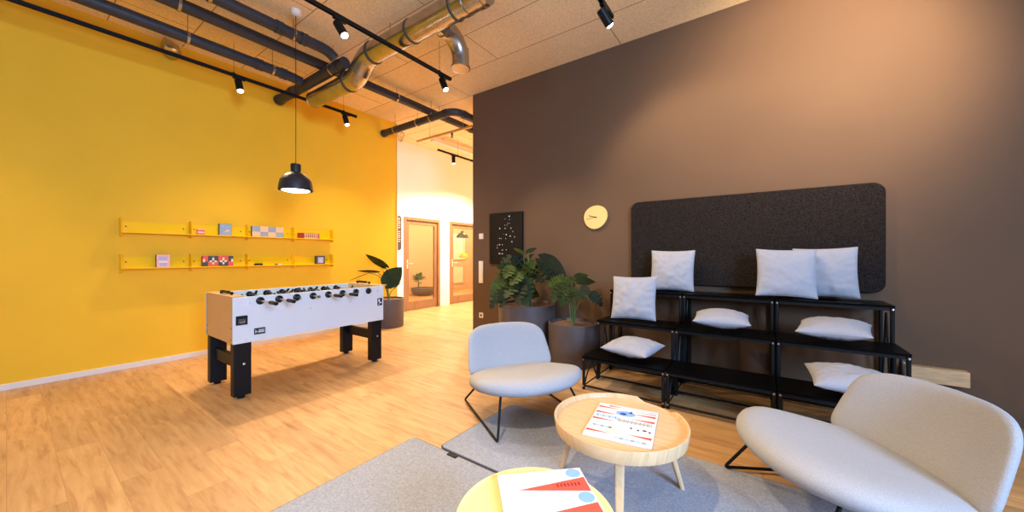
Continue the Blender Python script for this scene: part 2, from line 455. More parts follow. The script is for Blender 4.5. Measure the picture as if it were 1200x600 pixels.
    for k in range(8):
        y = -hy + .20 + k * (2 * hy - .40) / 7
        sd = side[k]; sh = shift[k]
        rod = MB().tube([(-hx - .10 + sh if sd > 0 else -hx - .28 - sh, y, zr), (hx + .28 + sh if sd > 0 else hx + .10 - sh, y, zr)], .008, 10).build('rod', 'steel', r)
        xe = (hx + .15 + sh) if sd > 0 else (-hx - .15 - sh)
        MB().lathe([(.010, 0), (.016, .006), (.0175, .05), (.016, .10), (.018, .125), (.012, .135)], 16, T=rotT((sd, 0, 0), (xe, y, zr))).build('handle', 'blackp', rod)
        xo = (-hx - .085 + sh) if sd > 0 else (hx + .085 - sh)
        MB().lathe([(.011, -.012), (.013, 0), (.011, .012)], 12, T=rotT((1, 0, 0), (xo, y, zr))).build('end_cap', 'blackp', rod)
        for s2 in (-1, 1):
            MB().lathe([(.012, -.036), (.030, -.036), (.030, -.030), (.020, -.014), (.020, 0), (.030, .001), (.033, .003), (.033, .012), (.024, .018), (.012, .02)], 20,
                       T=rotT((s2, 0, 0), (s2 * hx, y, zr))).build('bearing', 'blackp', rod)
            MB().lathe([(.010, 0), (.018, 0), (.018, .03), (.010, .03)], 14, T=rotT((-s2, 0, 0), (s2 * (hx - .09), y, zr))).build('bumper', 'blackp', rod)
        n = men[k]; wdt = 2 * hx - .30
        for i in range(n):
            x = 0 if n == 1 else -wdt / 2 + wdt * i / (n - 1)
            x += sh * .5
            tl = (-1) ** k * .55 + sh * 4
            T = Matrix.Translation((x, y, zr)) @ Matrix.Rotation(tl, 4, 'X')
            p = MB().lathe([(.001, .052), (.010, .048), (.013, .040), (.010, .030), (.007, .027)], 10, T=T)
            p.box(-.016, .016, -.010, .010, -.022, .027, 0, T).box(-.012, .012, -.008, .008, -.075, -.022, 0, T).box(-.013, .013, -.013, .013, -.092, -.075, 0, T)
            p.build('player', 'blackp' if k in (0, 1, 3, 5) else 'dark', rod, bevel=.003)
    return r
foosball()

# ------------------------------------------------------------------ pendant lamp
def pendant():
    r = thing('pendant_lamp', 'black rubber dome pendant lamp hanging above the football table', 'lamp', (-3.92, 1.71, 1.912))
    o = [(.195, 0), (.199, .004), (.192, .06), (.178, .110), (.172, .118), (.148, .152), (.108, .180), (.066, .195), (.056, .20), (.054, .215), (.058, .285), (.054, .292), (.010, .292)]
    i = [(.010, .27), (.048, .17), (.095, .155), (.134, .132), (.165, .095), (.182, .05), (.190, .004), (.195, 0)]
    k = .79
    o = [(a * k, b * .93) for a, b in o]; i = [(a * k, b * .93) for a, b in i]
    s = MB().lathe(o, 48).lathe(i, 48, 1)
    s = s.build('lamp_shade', ['shade', 'shade_in'], r)
    q = MB()
    for k in range(24):
        a = 2 * pi * k / 24
        q.tube([(.0440 * cos(a), .0440 * sin(a), .20), (.0462 * cos(a), .0462 * sin(a), .263)], .0018, 6)
    q.build('shade_rib', 'shade', s)
    MB().lathe([(.001, -.020), (.06, -.017), (.115, -.006), (.146, .008), (.146, .018), (.001, .026)], 40).build('diffuser', 'bulb', r)
    MB().tube([(0, 0, .271), (0, 0, CZ - 1.912 - .03)], .0035, 8).build('cable', 'black', r)
    MB().lathe([(.045, CZ - 1.912), (.045, CZ - 1.912 - .05), (.03, CZ - 1.912 - .058), (.006, CZ - 1.912 - .06)], 28).build('ceiling_canopy', 'canopyw', r)
pendant()

# ------------------------------------------------------------------ yellow wall shelves
def shelf(z, label):
    y0, y1 = .705, 3.01
    r = thing('wall_shelf', label, 'shelf', (XW, y0, z), 0, 'yellow steel wall shelves')
    L = y1 - y0
    MB().box(.0005, .004, 0, L, 0, .13).build('back_panel', 'shelfy', r)
    q = MB()
    for k in range(4):
        for s in (.05, L / 4 - .05): MB().lathe([(.008, 0), (.008, .002)], 10, T=rotT((1, 0, 0), (.004, k * L / 4 + s, .075))).build('screw', 'dark', r)
    m = MB().box(.004, .115, 0, L, 0, .004).box(.111, .115, 0, L, .004, .012)
    m.build('shelf_board', 'shelfy', r)
    for k in range(5):
        y = k * (L - .004) / 4
        MB().prism([(.0045, -.035), (.12, -.035), (.12, .0), (.122, .09), (.11, .165), (.0045, .165)], 0, .004,
                   T=Matrix(((1, 0, 0, 0), (0, 0, 1, y), (0, 1, 0, 0), (0, 0, 0, 1)))).build('bracket', 'shelfy', r)
    return r
SU, SL = 1.492, 1.100
shelf(SU, 'upper of the two long yellow steel shelves on the yellow wall')
shelf(SL, 'lower of the two long yellow steel shelves on the yellow wall')

GX = XW + .075   # front of things standing on the shelves
def gbox(name, label, cat, y0, y1, h, z, depth=.04, base='dark', tilt=0, x=None):
    """a game box standing on a shelf; returns the thing, local frame: Y along wall, Z up, X to the room"""
    r = thing(name, label, cat, ((x or GX) - depth, (y0 + y1) / 2, z + .0045))
    w = (y1 - y0) / 2
    MB().box(0, depth, -w, w, 0, h).build('carton', base, r, bevel=.002)
    return r, w, h, depth
def pr(mb, d, y0, y1, z0, z1, mi=0): mb.box(d, d + .0012, y0, y1, z0, z1, mi)
r, w_, h, d = gbox('card_box', 'small pink and red striped box on the upper shelf', 'box', 1.345, 1.415, .075, SU, .05, 'pink')
q = MB()
pr(q, d, -w_, w_, .045, .062, 0); pr(q, d, -w_, w_, .010, .024, 0); pr(q, d, -.02, .025, .030, .042, 1)
q.build('printed_front', ['red', 'white'], r)
r, w_, h, d = gbox('game_box', 'blue game box standing upright on the upper shelf', 'game', 1.560, 1.690, .155, SU, .045, 'dark')
q = MB(); pr(q, d, -w_ + .002, w_ - .002, .002, h - .002, 0); q.build('printed_front', 'greyb', r)
q = MB(); pr(q, d + .001, -.045, -.01, .115, .13, 0); pr(q, d + .001, .0, .03, .10, .125, 0); pr(q, d + .001, -.04, .0, .03, .045, 0)
pr(q, d + .001, .005, .04, .06, .085, 1); pr(q, d + .001, -.02, .02, .05, .06, 1); q.build('printed_motif', ['blue', 'peach'], r)
r, w_, h, d = gbox('checkerboard_box', 'wide box with grey blue and peach checks on the upper shelf', 'game', 1.915, 2.300, .150, SU, .045, 'dark')
q = MB()
for i in range(4):
    for j in range(2):
        pr(q, d, -w_ + i * w_ / 2, -w_ + (i + 1) * w_ / 2, j * h / 2, (j + 1) * h / 2, 0 if (i + j) % 2 else 1)
q.build('printed_front', ['greyb', 'peach'], r)
r, w_, h, d = gbox('stacking_game', 'long dark red block with white stripes on the upper shelf', 'game', 2.515, 2.810, .088, SU, .06, 'maroon')
q = MB()
for i in range(10): pr(q, d, -w_ + .075 + i * .021, -w_ + .084 + i * .021, .004, .084, 0)
pr(q, d, -w_ + .07, w_ - .005, .038, .048, 1)
q.build('printed_front', ['cream', 'red'], r)
r, w_, h, d = gbox('card_box', 'upright white and lilac box on the lower shelf', 'box', .985, 1.098, .150, SL, .055, 'dark')
q = MB(); pr(q, d, -w_ + .001, w_, .001, h, 0); q.build('printed_front', 'pink', r)
q = MB(); pr(q, d + .001, -.035, .035, .085, .13, 0); pr(q, d + .001, -.03, .03, .02, .055, 0); pr(q, d + .001, -.036, .036, .06, .08, 1)
q.build('printed_motif', ['lilac', 'white'], r)
r, w_, h, d = gbox('pattern_box', 'long red and dark box with white crosses on the lower shelf', 'game', 1.395, 1.705, .135, SL, .055, 'maroon')
q = MB()
cols = 6; cw = 2 * w_ / cols
for i in range(cols):
    for j in range(2):
        pr(q, d, -w_ + i * cw, -w_ + (i + 1) * cw, j * h / 2, (j + 1) * h / 2, [0, 1][(i + j + (i // 2)) % 2])
for xx in (-w_ + 2 * cw, -w_ + 4 * cw):
    pr(q, d + .001, xx - .010, xx + .010, .03, .115, 2); pr(q, d + .001, xx - .035, xx + .035, h / 2 - .010, h / 2 + .010, 2)
for xx in (-w_ + .012, w_ - .012): pr(q, d + .001, xx - .01, xx + .01, h / 2 - .01, h / 2 + .03, 2)
q.build('printed_front', ['dark', 'red', 'cream'], r)
r = thing('glasses_case', 'small black case lying on the lower shelf', 'case', (GX - .03, 2.0, SL + .0045))
MB().pad(.030, .050, 4, .034, lambda x, y, o: (x, y, .017 + o), pw=8, rings=6, seg=32).build('case_shell', 'blackp', r)
MB().tube([(.0301, -.03, .018), (.0312, 0, .018), (.0301, .03, .018)], .0015, 6).build('case_seam', 'dark', r)
r = thing('small_marker', 'tiny dark and cream stub beside the black case', 'marker', (GX - .025, 2.235, SL + .0045))
MB().tube([(0, -.035, .012), (0, .005, .012)], .0115, 14).build('marker_cap', 'dark', r)
MB().tube([(0, .006, .012), (0, .05, .012)], .0085, 14).build('marker_barrel', 'cream', r)
r, w_, h, d = gbox('dice_box', 'square dark box with a pink numeral on the lower shelf', 'game', 2.765, 2.895, .135, SL, .06, 'dark')
q = MB(); pr(q, d, -w_ + .022, w_ - .022, .022, h - .022, 0); q.build('printed_front', 'lilac', r)
q = MB().tube([(d + .002, .018 * cos(a), .054 + .018 * sin(a)) for a in [2 * pi * i / 20 for i in range(20)]], .004, 6, closed=True)
q.tube([(d + .002, .012 - .006 * t - .024 * t * t * .6, .102 - .04 * t) for t in [i / 6 for i in range(7)]], .004, 6)
q.build('numeral', 'white', r)

# ------------------------------------------------------------------ lamps on tracks
TZ = 3.38
TX = (-5.12, -3.10, -1.11)
def track(x, y0, y1, label, wires):
    r = thing('track_rail', label, 'light track', (x, y0, TZ))
    L = y1 - y0
    m = MB().box(-.017, -.011, 0, L, -.016, .016).box(.011, .017, 0, L, -.016, .016).box(-.011, .011, 0, L, .008, .016)
    m.build('rail_profile', 'black', r)
    for y in (0, L - .008): MB().box(-.018, .018, y - .004, y + .012, -.017, .017).build('end_cap', 'blackp', r)
    for wy in wires:
        q = MB().tube([(0, wy - y0, .016), (0, wy - y0, CZ - TZ)], .002, 6).lathe([(.014, 0), (.014, .012), (.004, .018)], 12, c=(0, wy - y0, .016))
        q.build('suspension_wire', 'black', r)
    return r
track(TX[0], -3.5, 3.10, 'black light track running beside the yellow wall', (-1.5, -.3, 1.55, 2.90))
track(TX[1], -3.5, 3.10, 'black light track below the silver duct', (-1.5, .4, 2.92))
track(TX[2], -3.5, 3.12, 'black light track end near the brown wall', (-1.5, .6, 2.7))
track(-5.38, 5.03, 11.5, 'black light track in the white corridor', (5.6, 8))

WARM = (1.0, .76, .48)
def spot(x, y, d, label, power=60, size=100, blend=.6, tz=TZ, col=WARM, ln=.15, rad=.038):
    r = thing('spotlight', label, 'spotlight', (x, y, tz - .016), 0, 'black track spotlights')
    MB().box(-.018, .018, -.06, .06, -.018, .0).build('adapter', 'blackp', r, bevel=.002)
    d = Vector(d).normalized()
    piv = Vector((0, 0, -.075))
    MB().tube([(0, 0, -.018), (0, 0, -.075)], .012, 10).build('arm', 'black', r)
    a = piv - d * (ln * .38); b = piv + d * (ln * .62)
    T = rotT(d, a)
    body = MB().lathe([(rad * .85, 0), (rad, .006), (rad, ln), (rad * .88, ln), (rad * .82, ln - .012)], 28, T=T)
    body = body.build('lamp_body', 'black', r)
    MB().lathe([(.0005, ln - .011), (rad * .84, ln - .008), (rad * .80, ln + .004), (rad * .5, ln + .013), (.0005, ln + .016)], 24, T=T).build('lens', 'lens', body)
    li = bpy.data.lights.new('spot_light', 'SPOT'); li.energy = power; li.color = col
    li.spot_size = radians(size); li.spot_blend = blend; li.shadow_soft_size = .035
    lo = bpy.data.objects.new('spot_light', li); COL.objects.link(lo)
    lo.parent = r; lo.location = b + d * .03
    lo.rotation_mode = 'QUATERNION'; lo.rotation_quaternion = Vector((0, 0, -1)).rotation_difference(d)
    return r
P = 1.0
spot(TX[0], 1.60, (.38, .05, -1), 'black spotlight over the near end of the football table', 300 * P, 122, 1)
spot(TX[0], 2.93, (.32, .10, -1), 'black spotlight at the far end of the track beside the yellow wall', 310 * P, 122, 1)
spot(TX[1], 1.72, (.55, .25, -1), 'black spotlight on the track right of the pendant cable', 230 * P, 88)
spot(TX[1], 2.98, (.40, .10, -1), 'black spotlight at the far end of the track below the duct', 230 * P, 92)
spot(TX[2], 2.93, (.35, .55, -.75), 'black spotlight tilted towards the brown wall', 120 * P, 110)
spot(-5.38, 5.47, (.0, .05, -1), 'black spotlight on the corridor track', 560 * P, 140)

# ------------------------------------------------------------------ pipes and ducts
def clampring(mb, c, r, axis, mi=0, rod=True):
    T = rotT(axis, c)
    mb.lathe([(r + .001, -.012), (r + .006, -.012), (r + .006, .012), (r + .001, .012)], 24, mi, T=T)
    if rod: mb.tube([(c[0], c[1], c[2] + r + .004), (c[0], c[1], CZ)], .004, 6, mi)
    return mb
def pipe(name, label, pts, r, clamps=(), axis=(0, 1, 0), joints=(), mats='pipe'):
    t = thing(name, label, 'pipe', pts[0], 0, 'black ceiling pipes')
    o = Vector(pts[0]); loc = [Vector(p) - o for p in pts]
    MB().tube(loc, r, 20).build('pipe_run', mats, t)
    for c in clamps:
        c2 = Vector(c) - o
        mb = MB(); T = rotT(axis, c2)
        mb.lathe([(r + .001, -.012), (r + .006, -.012), (r + .006, .012), (r + .001, .012)], 24, 0, T=T)
        mb.tube([(c2.x, c2.y, c2.z + r + .004), (c2.x, c2.y, CZ - o.z)], .004, 6, 0)
        mb.build('pipe_clamp', 'galv', t)
    for (c, ax) in joints:
        MB().lathe([(r + .0005, -.03), (r + .008, -.03), (r + .008, -.02), (r + .005, -.018), (r + .005, .018), (r + .008, .02), (r + .008, .03), (r + .0005, .03)], 24, T=rotT(ax, Vector(c) - o)).build('coupling', 'pipe', t)
    return t
PR = .058
ZA, ZB, ZP = 3.50, 3.60, 3.475
pipe('drain_pipe', 'black pipe nearest the yellow wall ending at the cross pipe', [(-4.87, -3.6, ZA), (-4.87, 2.0, ZA), (-4.87, 2.10, ZA - .004), (-4.87, 2.19, ZP + .01)], PR,
     [(-4.87, .2, ZA), (-4.87, 1.08, ZA), (-4.87, 1.86, ZA)], joints=[((-4.87, 1.72, ZA), (0, 1, 0)), ((-4.87, 1.98, ZA), (0, 1, 0))])
pipe('drain_pipe', 'middle black pipe that runs over the cross pipe into the corridor', [(-4.47, -3.6, ZB), (-4.47, 12.5, ZB)], PR,
     [(-4.47, .2, ZB), (-4.47, .93, ZB), (-4.47, 3.35, ZB), (-4.47, 4.2, ZB), (-4.47, 6, ZB)], joints=[((-4.47, 2.62, ZB), (0, 1, 0)), ((-4.47, 2.74, ZB), (0, 1, 0)), ((-4.47, 5.0, ZB), (0, 1, 0))])
pts = [(-4.09, -3.6, ZB), (-4.09, 2.06, ZB), (-4.09, 2.12, ZB - .008), (-4.09, 2.17, ZB - .03), (-4.09, 2.205, ZP + .07)]
pipe('drain_pipe', 'black pipe behind the pendant cable bending into the cross pipe', pts, PR,
     [(-4.09, .2, ZB), (-4.09, 1.06, ZB), (-4.09, 1.76, ZB)], joints=[((-4.09, 1.62, ZB), (0, 1, 0)), ((-4.09, 1.86, ZB), (0, 1, 0))])
pipe('drain_pipe', 'black cross pipe running into the yellow wall', [(-3.95, 2.255, ZP), (-5.70, 2.255, ZP)], PR + .006,
     [(-4.22, 2.255, ZP)], axis=(1, 0, 0), joints=[((-5.25, 2.255, ZP), (1, 0, 0)), ((-5.66, 2.255, ZP), (1, 0, 0)), ((-4.10, 2.255, ZP), (1, 0, 0))])
Z6 = 3.478
pts = [(-5.70, 3.98, Z6), (-4.05, 3.98, Z6)] + arc((-4.05, 4.14, Z6), .16, -pi / 2, 0, 8, 'xy')[1:] + [(-3.89, 6.5, Z6)]
pipe('drain_pipe', 'black cross pipe at the corridor mouth bending behind the brown wall', pts, PR,
     [(-5.35, 3.98, Z6), (-4.42, 3.98, Z6), (-4.75, 3.98, Z6)], axis=(1, 0, 0), joints=[((-5.66, 3.98, Z6), (1, 0, 0)), ((-4.09, 3.98, Z6), (1, 0, 0)), ((-3.89, 4.20, Z6), (0, 1, 0))])
# loop of cable hanging on that pipe
q = MB().tube([(.06 * cos(a), .012 * sin(2 * a), .09 * sin(a)) for a in [2 * pi * i / 24 for i in range(24)]], .004, 6, closed=True)
q.tube([(.05 * cos(a) + .02, .018 + .012 * sin(2 * a), .078 * sin(a)) for a in [2 * pi * i / 24 for i in range(24)]], .004, 6, closed=True)
tag(q.build('hanging_cable', 'black', loc=(-5.20, 3.98, Z6 - .152)), 'loop of black cable hanging from the cross pipe', 'cable')

def duct():
    R = .112
    t = thing('ventilation_duct', 'galvanised round ventilation duct crossing the ceiling', 'duct', (0, 2.39, 3.535))
    X0 = -1.95
    run1 = [(X0, 0, 0), (-3.62, 0, 0)]
    MB().tube(run1, R, 36).build('duct_run', 'galv', t)
    c1 = [(-3.62, 0, 0), (-3.70, 0, -.012), (-3.77, 0, -.045), (-3.83, 0, -.095)]
    MB().tube([(-3.60, 0, 0)] + c1[1:] + [(-3.88, 0, -.145)], R + .004, 36).build('elbow', 'galv', t)
    MB().tube([(-3.86, 0, -.125), (-3.92, 0, -.168), (-3.99, 0, -.19), (-4.06, 0, -.195)], R + .002, 36).build('elbow', 'galv', t)
    MB().tube([(-4.04, 0, -.195), (-4.95, 0, -.195)], R - .01, 36).build('duct_run', 'galv', t)
    MB().tube([(-4.95, 0, -.195), (-4.955, 0, -.195), (-4.99, 0, -.195)], [R - .008, R - .008, R - .03], 36).build('end_cap', 'galv', t)
    for x, rr, z in ((-2.32, R, 0), (-2.93, R, 0), (-3.60, R + .004, 0)):
        MB().lathe([(rr, -.012), (rr + .007, -.010), (rr + .007, .010), (rr, .012)], 36, T=rotT((1, 0, 0), (x, 0, z))).build('duct_band', 'galv_dark', t)
    for x in (-2.02, -2.20): MB().lathe([(R, -.03), (R + .006, -.028), (R + .006, .028), (R, .03)], 36, T=rotT((1, 0, 0), (x, 0, 0))).build('coupling', 'galv', t)
    MB().lathe([(R, -.012), (R + .007, -.010), (R + .007, .010), (R, .012)], 36, T=rotT((1, 0, -.25), (-4.07, 0, -.195))).build('duct_band', 'galv_dark', t)
    # branch: leaves the side, sweeps round and opens downwards
    r2 = .090
    x = -2.62
    pts = [(x, .06, 0), (x, .16, 0)] + [(x, .16 + .22 * sin(a), -.22 + .22 * cos(a)) for a in [pi / 2 * i / 8 for i in range(1, 9)]] + [(x, .38, -.31)]
    b = MB().tube(pts, r2, 30, caps=False)
    b.lathe([(r2 - .004, 0), (r2 - .004, .20)], 30, 0, c=(x, .38, -.31))
    b = b.build('branch_duct', 'galv', t)
    MB().lathe([(r2 + .001, -.012), (r2 + .012, -.01), (r2 + .012, .012), (r2 + .001, .014)], 30, c=(x, .38, -.305)).build('outlet_ring', 'galv', b)
    MB().lathe([(r2 + .001, -.02), (r2 + .012, -.02), (r2 + .012, .02), (r2 + .001, .02)], 30, T=rotT((0, 1, 0), (x, .15, 0))).build('collar', 'galv', b)
    MB().lathe([(.0005, 0), (.05, .002), (r2 - .008, .012), (r2 - .006, .03)], 24, c=(x, .38, -.295)).build('air_valve', 'canopyw', b)
    for xx in (-2.45, -3.3):
        MB().tube([(xx, 0, R), (xx, 0, CZ - 3.535)], .005, 6).build('hanger_rod', 'galv', t)
    MB().tube([(X0, 0, .02), (X0 + .8, 0, .02)], .022, 12).build('thin_pipe', 'galv', t)
duct()
# short open duct stub by the yellow wall
r = thing('vent_stub', 'short galvanised duct stub poking from the yellow wall near the ceiling', 'duct', (XW, 1.12, 3.63))
MB().tube([(.0, .0, 0), (.10, 0, 0), (.16, -.02, 0), (.19, -.06, 0), (.195, -.10, 0)], .072, 28).build('stub_elbow', 'galv', r)
MB().lathe([(.073, -.01), (.080, -.008), (.080, .008), (.073, .01)], 28, T=rotT((0, -1, 0), (.195, -.092, 0))).build('rim', 'galv', r)
# corridor ceiling services
r = thing('sprinkler_pipe', 'thin brass coloured pipe below the corridor ceiling', 'pipe', (-5.45, 4.56, 3.44))
MB().tube([(0, 0, 0), (1.40, 0, 0)], .024, 14).build('pipe_run', 'brass', r)
for x in (.35, 1.2): MB().tube([(x, 0, .02), (x, 0, CZ - 3.44)], .004, 6).build('hanger_rod', 'galv', r)
q = MB().lathe([(.018, .0), (.022, -.03), (.012, -.05), (.012, -.07), (.03, -.075), (.03, -.08), (.001, -.082)], 14, c=(.93, 0, -.02)); q.build('sprinkler_head', 'dark', r)
r = thing('cable_tray', 'long white cable tray under the corridor ceiling', 'tray', (-5.62, 5.1, 3.62))
m = MB().box(-.06, .06, 0, 6, 0, .006).box(-.06, -.055, 0, 6, .006, .06).box(.055, .06, 0, 6, .006, .06)
m.build('tray_channel', 'canopyw', r)
for y in (.3, 2, 4): MB().tube([(0, y, .006), (0, y, CZ - 3.62)], .004, 6).build('hanger_rod', 'galv', r)

# ------------------------------------------------------------------ things on the brown wall
def wallY(name, label, cat, x, z): return thing(name, label, cat, (x, YB, z))
r = wallY('wall_panel', 'large charcoal felt panel with rounded corners behind the seating', 'acoustic panel', -.217, 1.395)
hw, hh, rc = 1.04, .463, .085
def rrect(hw, hh, rc, n=8):
    out = []
    for sx, sy, a0 in ((1, 1, 0), (-1, 1, pi / 2), (-1, -1, pi), (1, -1, 3 * pi / 2)):
        for i in range(n + 1):
            a = a0 + pi / 2 * i / n
            out.append((sx * (hw - rc) + rc * cos(a), sy * (hh - rc) + rc * sin(a)))
    return out
TY = Matrix(((1, 0, 0, 0), (0, 0, -1, 0), (0, 1, 0, 0), (0, 0, 0, 1)))   # (x,y,z)->(x,-z,y)
MB().prism(rrect(hw, hh, rc), .012, .05, T=TY).build('felt_face', 'felt', r, bevel=.012, seg=3)
MB().prism(rrect(hw - .05, hh - .05, rc), 0, .0125, T=TY).build('backing', 'black', r)

r = wallY('wall_clock', 'round pale yellow wall clock left of the felt panel', 'clock', -1.70, 1.72)
def clk(k, ro): return [(ro * (1 + .035 * sin(2 * a + .6) + .02 * sin(3 * a)) * cos(a), ro * (1 + .035 * sin(2 * a + .6) + .02 * sin(3 * a)) * 1.0 * sin(a)) for a in [2 * pi * i / k for i in range(k)]]
MB().prism(clk(64, .148), .004, .03, T=TY).build('clock_face', 'clock', r, bevel=.005)
MB().prism(clk(48, .12), 0, .005, T=TY).build('clock_back', 'dark', r)
def hand(ang, L, w): 
    T = TY @ Matrix.Rotation(ang, 4, 'Z'); return MB().box(-.02, L, -w, w, .032, .0335, 0, T)
hand(radians(165), .085, .003).build('hour_hand', 'black', r); hand(radians(190), .115, .002).build('minute_hand', 'black', r)
MB().lathe([(.006, .030), (.006, .036), (.001, .037)], 14, T=TY).build('centre_pin', 'black', r)

r = wallY('wall_poster', 'tall black poster with tiny white marks above the big planter', 'poster', -3.075, 1.497)
MB().box(-.295, .295, -.03, -.002, -.375, .375).build('poster_board', 'black', r)
q = MB()
dots = [(288, 142, 9, 9), (252, 165, 3, 4), (250, 216, 5, 4), (270, 216, 5, 4), (290, 170, 3, 5), (205, 245, 7, 9), (252, 243, 6, 7), (302, 240, 5, 9), (318, 268, 4, 7), (262, 295, 8, 8),
        (296, 306, 9, 7), (333, 312, 5, 8), (203, 329, 5, 5), (217, 329, 5, 5), (258, 328, 4, 6), (310, 352, 8, 8), (204, 381, 7, 8), (228, 381, 4, 6), (186, 388, 3, 8), (182, 410, 4, 8),
        (229, 426, 5, 7), (262, 421, 5, 6), (203, 457, 12, 6), (227, 457, 8, 6), (275, 200, 3, 6), (290, 200, 3, 5), (240, 290, 3, 4)]
for (px, py, sw, sh) in dots:
    x = -.295 + (px - 113) / (396 - 113) * .59; z = .375 - (py - (120 - 20 * (px - 113) / 283)) / 430 * .75
    q.box(x - sw * .0011, x + sw * .0011, -.0312, -.030, z - sh * .0010, z + sh * .0010)
q.build('poster_print', 'white', r)

def wplate(name, label, cat, x, z, w, h, extra=None):
    r = wallY(name, label, cat, x, z)
    MB().prism(rrect(w / 2, h / 2, .006, 4), .0005, .010, T=TY).build('cover_plate', 'plate', r, bevel=.002)
    return r
r = wplate('light_switch', 'small white light switch at the edge of the brown wall', 'switch', -3.555, 1.54, .085, .085)
MB().box(-.028, .028, -.014, -.010, -.028, .028).build('rocker', 'plate', r, bevel=.0015)
r = wplate('switch_panel', 'tall white switch panel at the edge of the brown wall', 'switch panel', -3.56, .99, .085, .34)
for z in (-.12, -.04, .04, .12): MB().box(-.028, .028, -.014, -.010, z - .028, z + .028).build('rocker', 'plate', r, bevel=.0015)
r = wplate('power_socket', 'square white power socket low on the brown wall', 'socket', -3.555, .325, .08, .08)
MB().lathe([(.026, .0105), (.026, .012), (.022, .0115), (.022, .0105)], 24, T=TY).build('socket_ring', 'plate', r)
q = MB()
for x in (-.009, .009): q.lathe([(.003, .0106), (.003, .0118)], 10, T=TY @ Matrix.Translation((x, 0, 0)))
q.lathe([(.019, .0103), (.019, .0109)], 20, T=TY)
q.build('socket_hole', 'dark', r)
r = wallY('outlet_box', 'pale wooden box mounted low on the brown wall right of the seating', 'box', 1.10, .255)
MB().box(-.16, .16, -.075, -.0005, 0, .115).build('box_body', 'pale_wood', r, bevel=.003)
MB().box(-.175, -.1605, -.08, -.0005, -.008, .123).build('end_plate', 'plate', r, bevel=.002)

# ------------------------------------------------------------------ vertical sign in the corridor
r = thing('hanging_sign', 'narrow vertical brown sign with rounded ends beside the timber door', 'sign', (XD, 4.92, 1.735))
TX_ = Matrix(((0, 0, 1, 0), (1, 0, 0, 0), (0, 1, 0, 0), (0, 0, 0, 1)))   # (x,y,z)->(z,x,y)
MB().prism(rrect(.062, .375, .06), .003, .025, T=TX_).build('sign_board', 'sign', r, bevel=.003)
q = MB(); z = .30
q.tube([(.0262, .022 * cos(a), z + .022 * sin(a)) for a in [pi * .25 + 1.5 * pi * i / 12 for i in range(13)]], .006, 6)
for k, (hh_, gap) in enumerate([(.05, .035), (.05, .016), (.05, .016), (.03, .016), (.05, .06), (.05, .016), (.03, .016), (.05, .016), (.05, .016), (.05, .016)]):
    z -= gap + .014; h2 = .03
    q.box(.025, .0268, -.03, .03, z - .014, z - .005)
    if k % 3 != 1: q.box(.025, .0268, -.03 if k % 2 else .018, -.018 if k % 2 else .03, z - .024, z - .005)
    if k % 3 == 0: q.box(.025, .0268, -.006, .006, z - .024, z - .005)
    z -= .012
q.build('sign_lettering', 'cream', r)

# ------------------------------------------------------------------ stepped seating (nine frames)
MX = [-1.39 + .733 * k for k in range(4)]
YF = [3.09, 3.46, 3.83]; ZH = [.31, .59, .87]; DP = .368
def truss(rod, r):
    pass
def step_unit(row, colm, label):
    W = .733; h = ZH[row]; d = DP
    r = thing('step_unit', label, 'step seat', (MX[colm], YF[row], 0), 0, 'black stepped seating frames')
    g = .004; x0, x1, y0, y1 = g, W - g, g, d - g
    MB().box(x0, x1, y0, y1, h - .016, h).build('seat_board', 'stepboard', r, bevel=.002)
    t = .0135
    for x in (x0 + t, x1 - t):
        for y in (y0 + t, y1 - t):
            p = MB().tube([(x, y, .012), (x, y, h - .0165)], t, 12)
            p = p.build('post', 'black', r)
            q = MB()
            for zz in (.035, h - .032):
                sgn = -1 if y < d / 2 else 1
                MB().lathe([(.008, 0), (.007, .003), (.002, .004)], 10, T=rotT((0, sgn, 0), (x, y + sgn * t * .95, zz))).build('bolt', 'steel', p)
            MB().lathe([(.014, 0), (.014, .010), (.009, .012)], 14, c=(x, y, 0)).build('foot', 'blackp', p)
    # rails
    for y, nm in ((y0 + t, 'front_rail'), (y1 - t, 'rear_rail')):
        m = MB().box(x0 + 2 * t, x1 - 2 * t, y - .007, y + .007, h - .040, h - .0165)
        m.build(nm, 'black', r)
        if row == 0 or nm == 'rear_rail': MB().tube([(x0 + 2 * t, y, .035), (x1 - 2 * t, y, .035)], .0095, 10).build('bottom_rail', 'black', r)
    for x in (x0 + t, x1 - t):
        m = MB().tube([(x, y0 + 2 * t, h - .03), (x, y1 - 2 * t, h - .03)], .006, 8).tube([(x, y0 + 2 * t, .035), (x, y1 - 2 * t, .035)], .006, 8)
        ym = (y0 + y1) / 2
        lo = .04; 
        segs = 1; zz = [lo + (h - .075 - lo) * k / segs for k in range(segs + 1)]
        for k in range(segs):
            m.tube([(x, y0 + 2 * t, zz[k]), (x, ym, zz[k + 1])], .0078, 8).tube([(x, ym, zz[k + 1]), (x, y1 - 2 * t, zz[k])], .0078, 8)
        m.build('side_truss', 'black', r)
    return r
names = [['left front', 'middle front', 'right front'], ['left middle', 'centre', 'right middle'], ['left rear', 'middle rear', 'right rear']]
lab = {(0, 0): 'low black step frame with a cushion, beside the right-hand planter',
       (0, 1): 'low empty black step frame in the middle of the front row',
       (0, 2): 'low black step frame with a cushion behind the right armchair',
       (1, 0): 'mid height black step frame with an upright cushion at its left end',
       (1, 1): 'mid height black step frame in the centre with a flat cushion',
       (1, 2): 'mid height black step frame with a flat cushion at its right end',
       (2, 0): 'tallest black step frame behind the two left upright cushions',
       (2, 1): 'tallest black step frame in the middle below the felt panel',
       (2, 2): 'tallest black step frame at the right carrying two leaning cushions'}
for row in range(3):
    for cm in range(3): step_unit(row, cm, lab[row, cm])

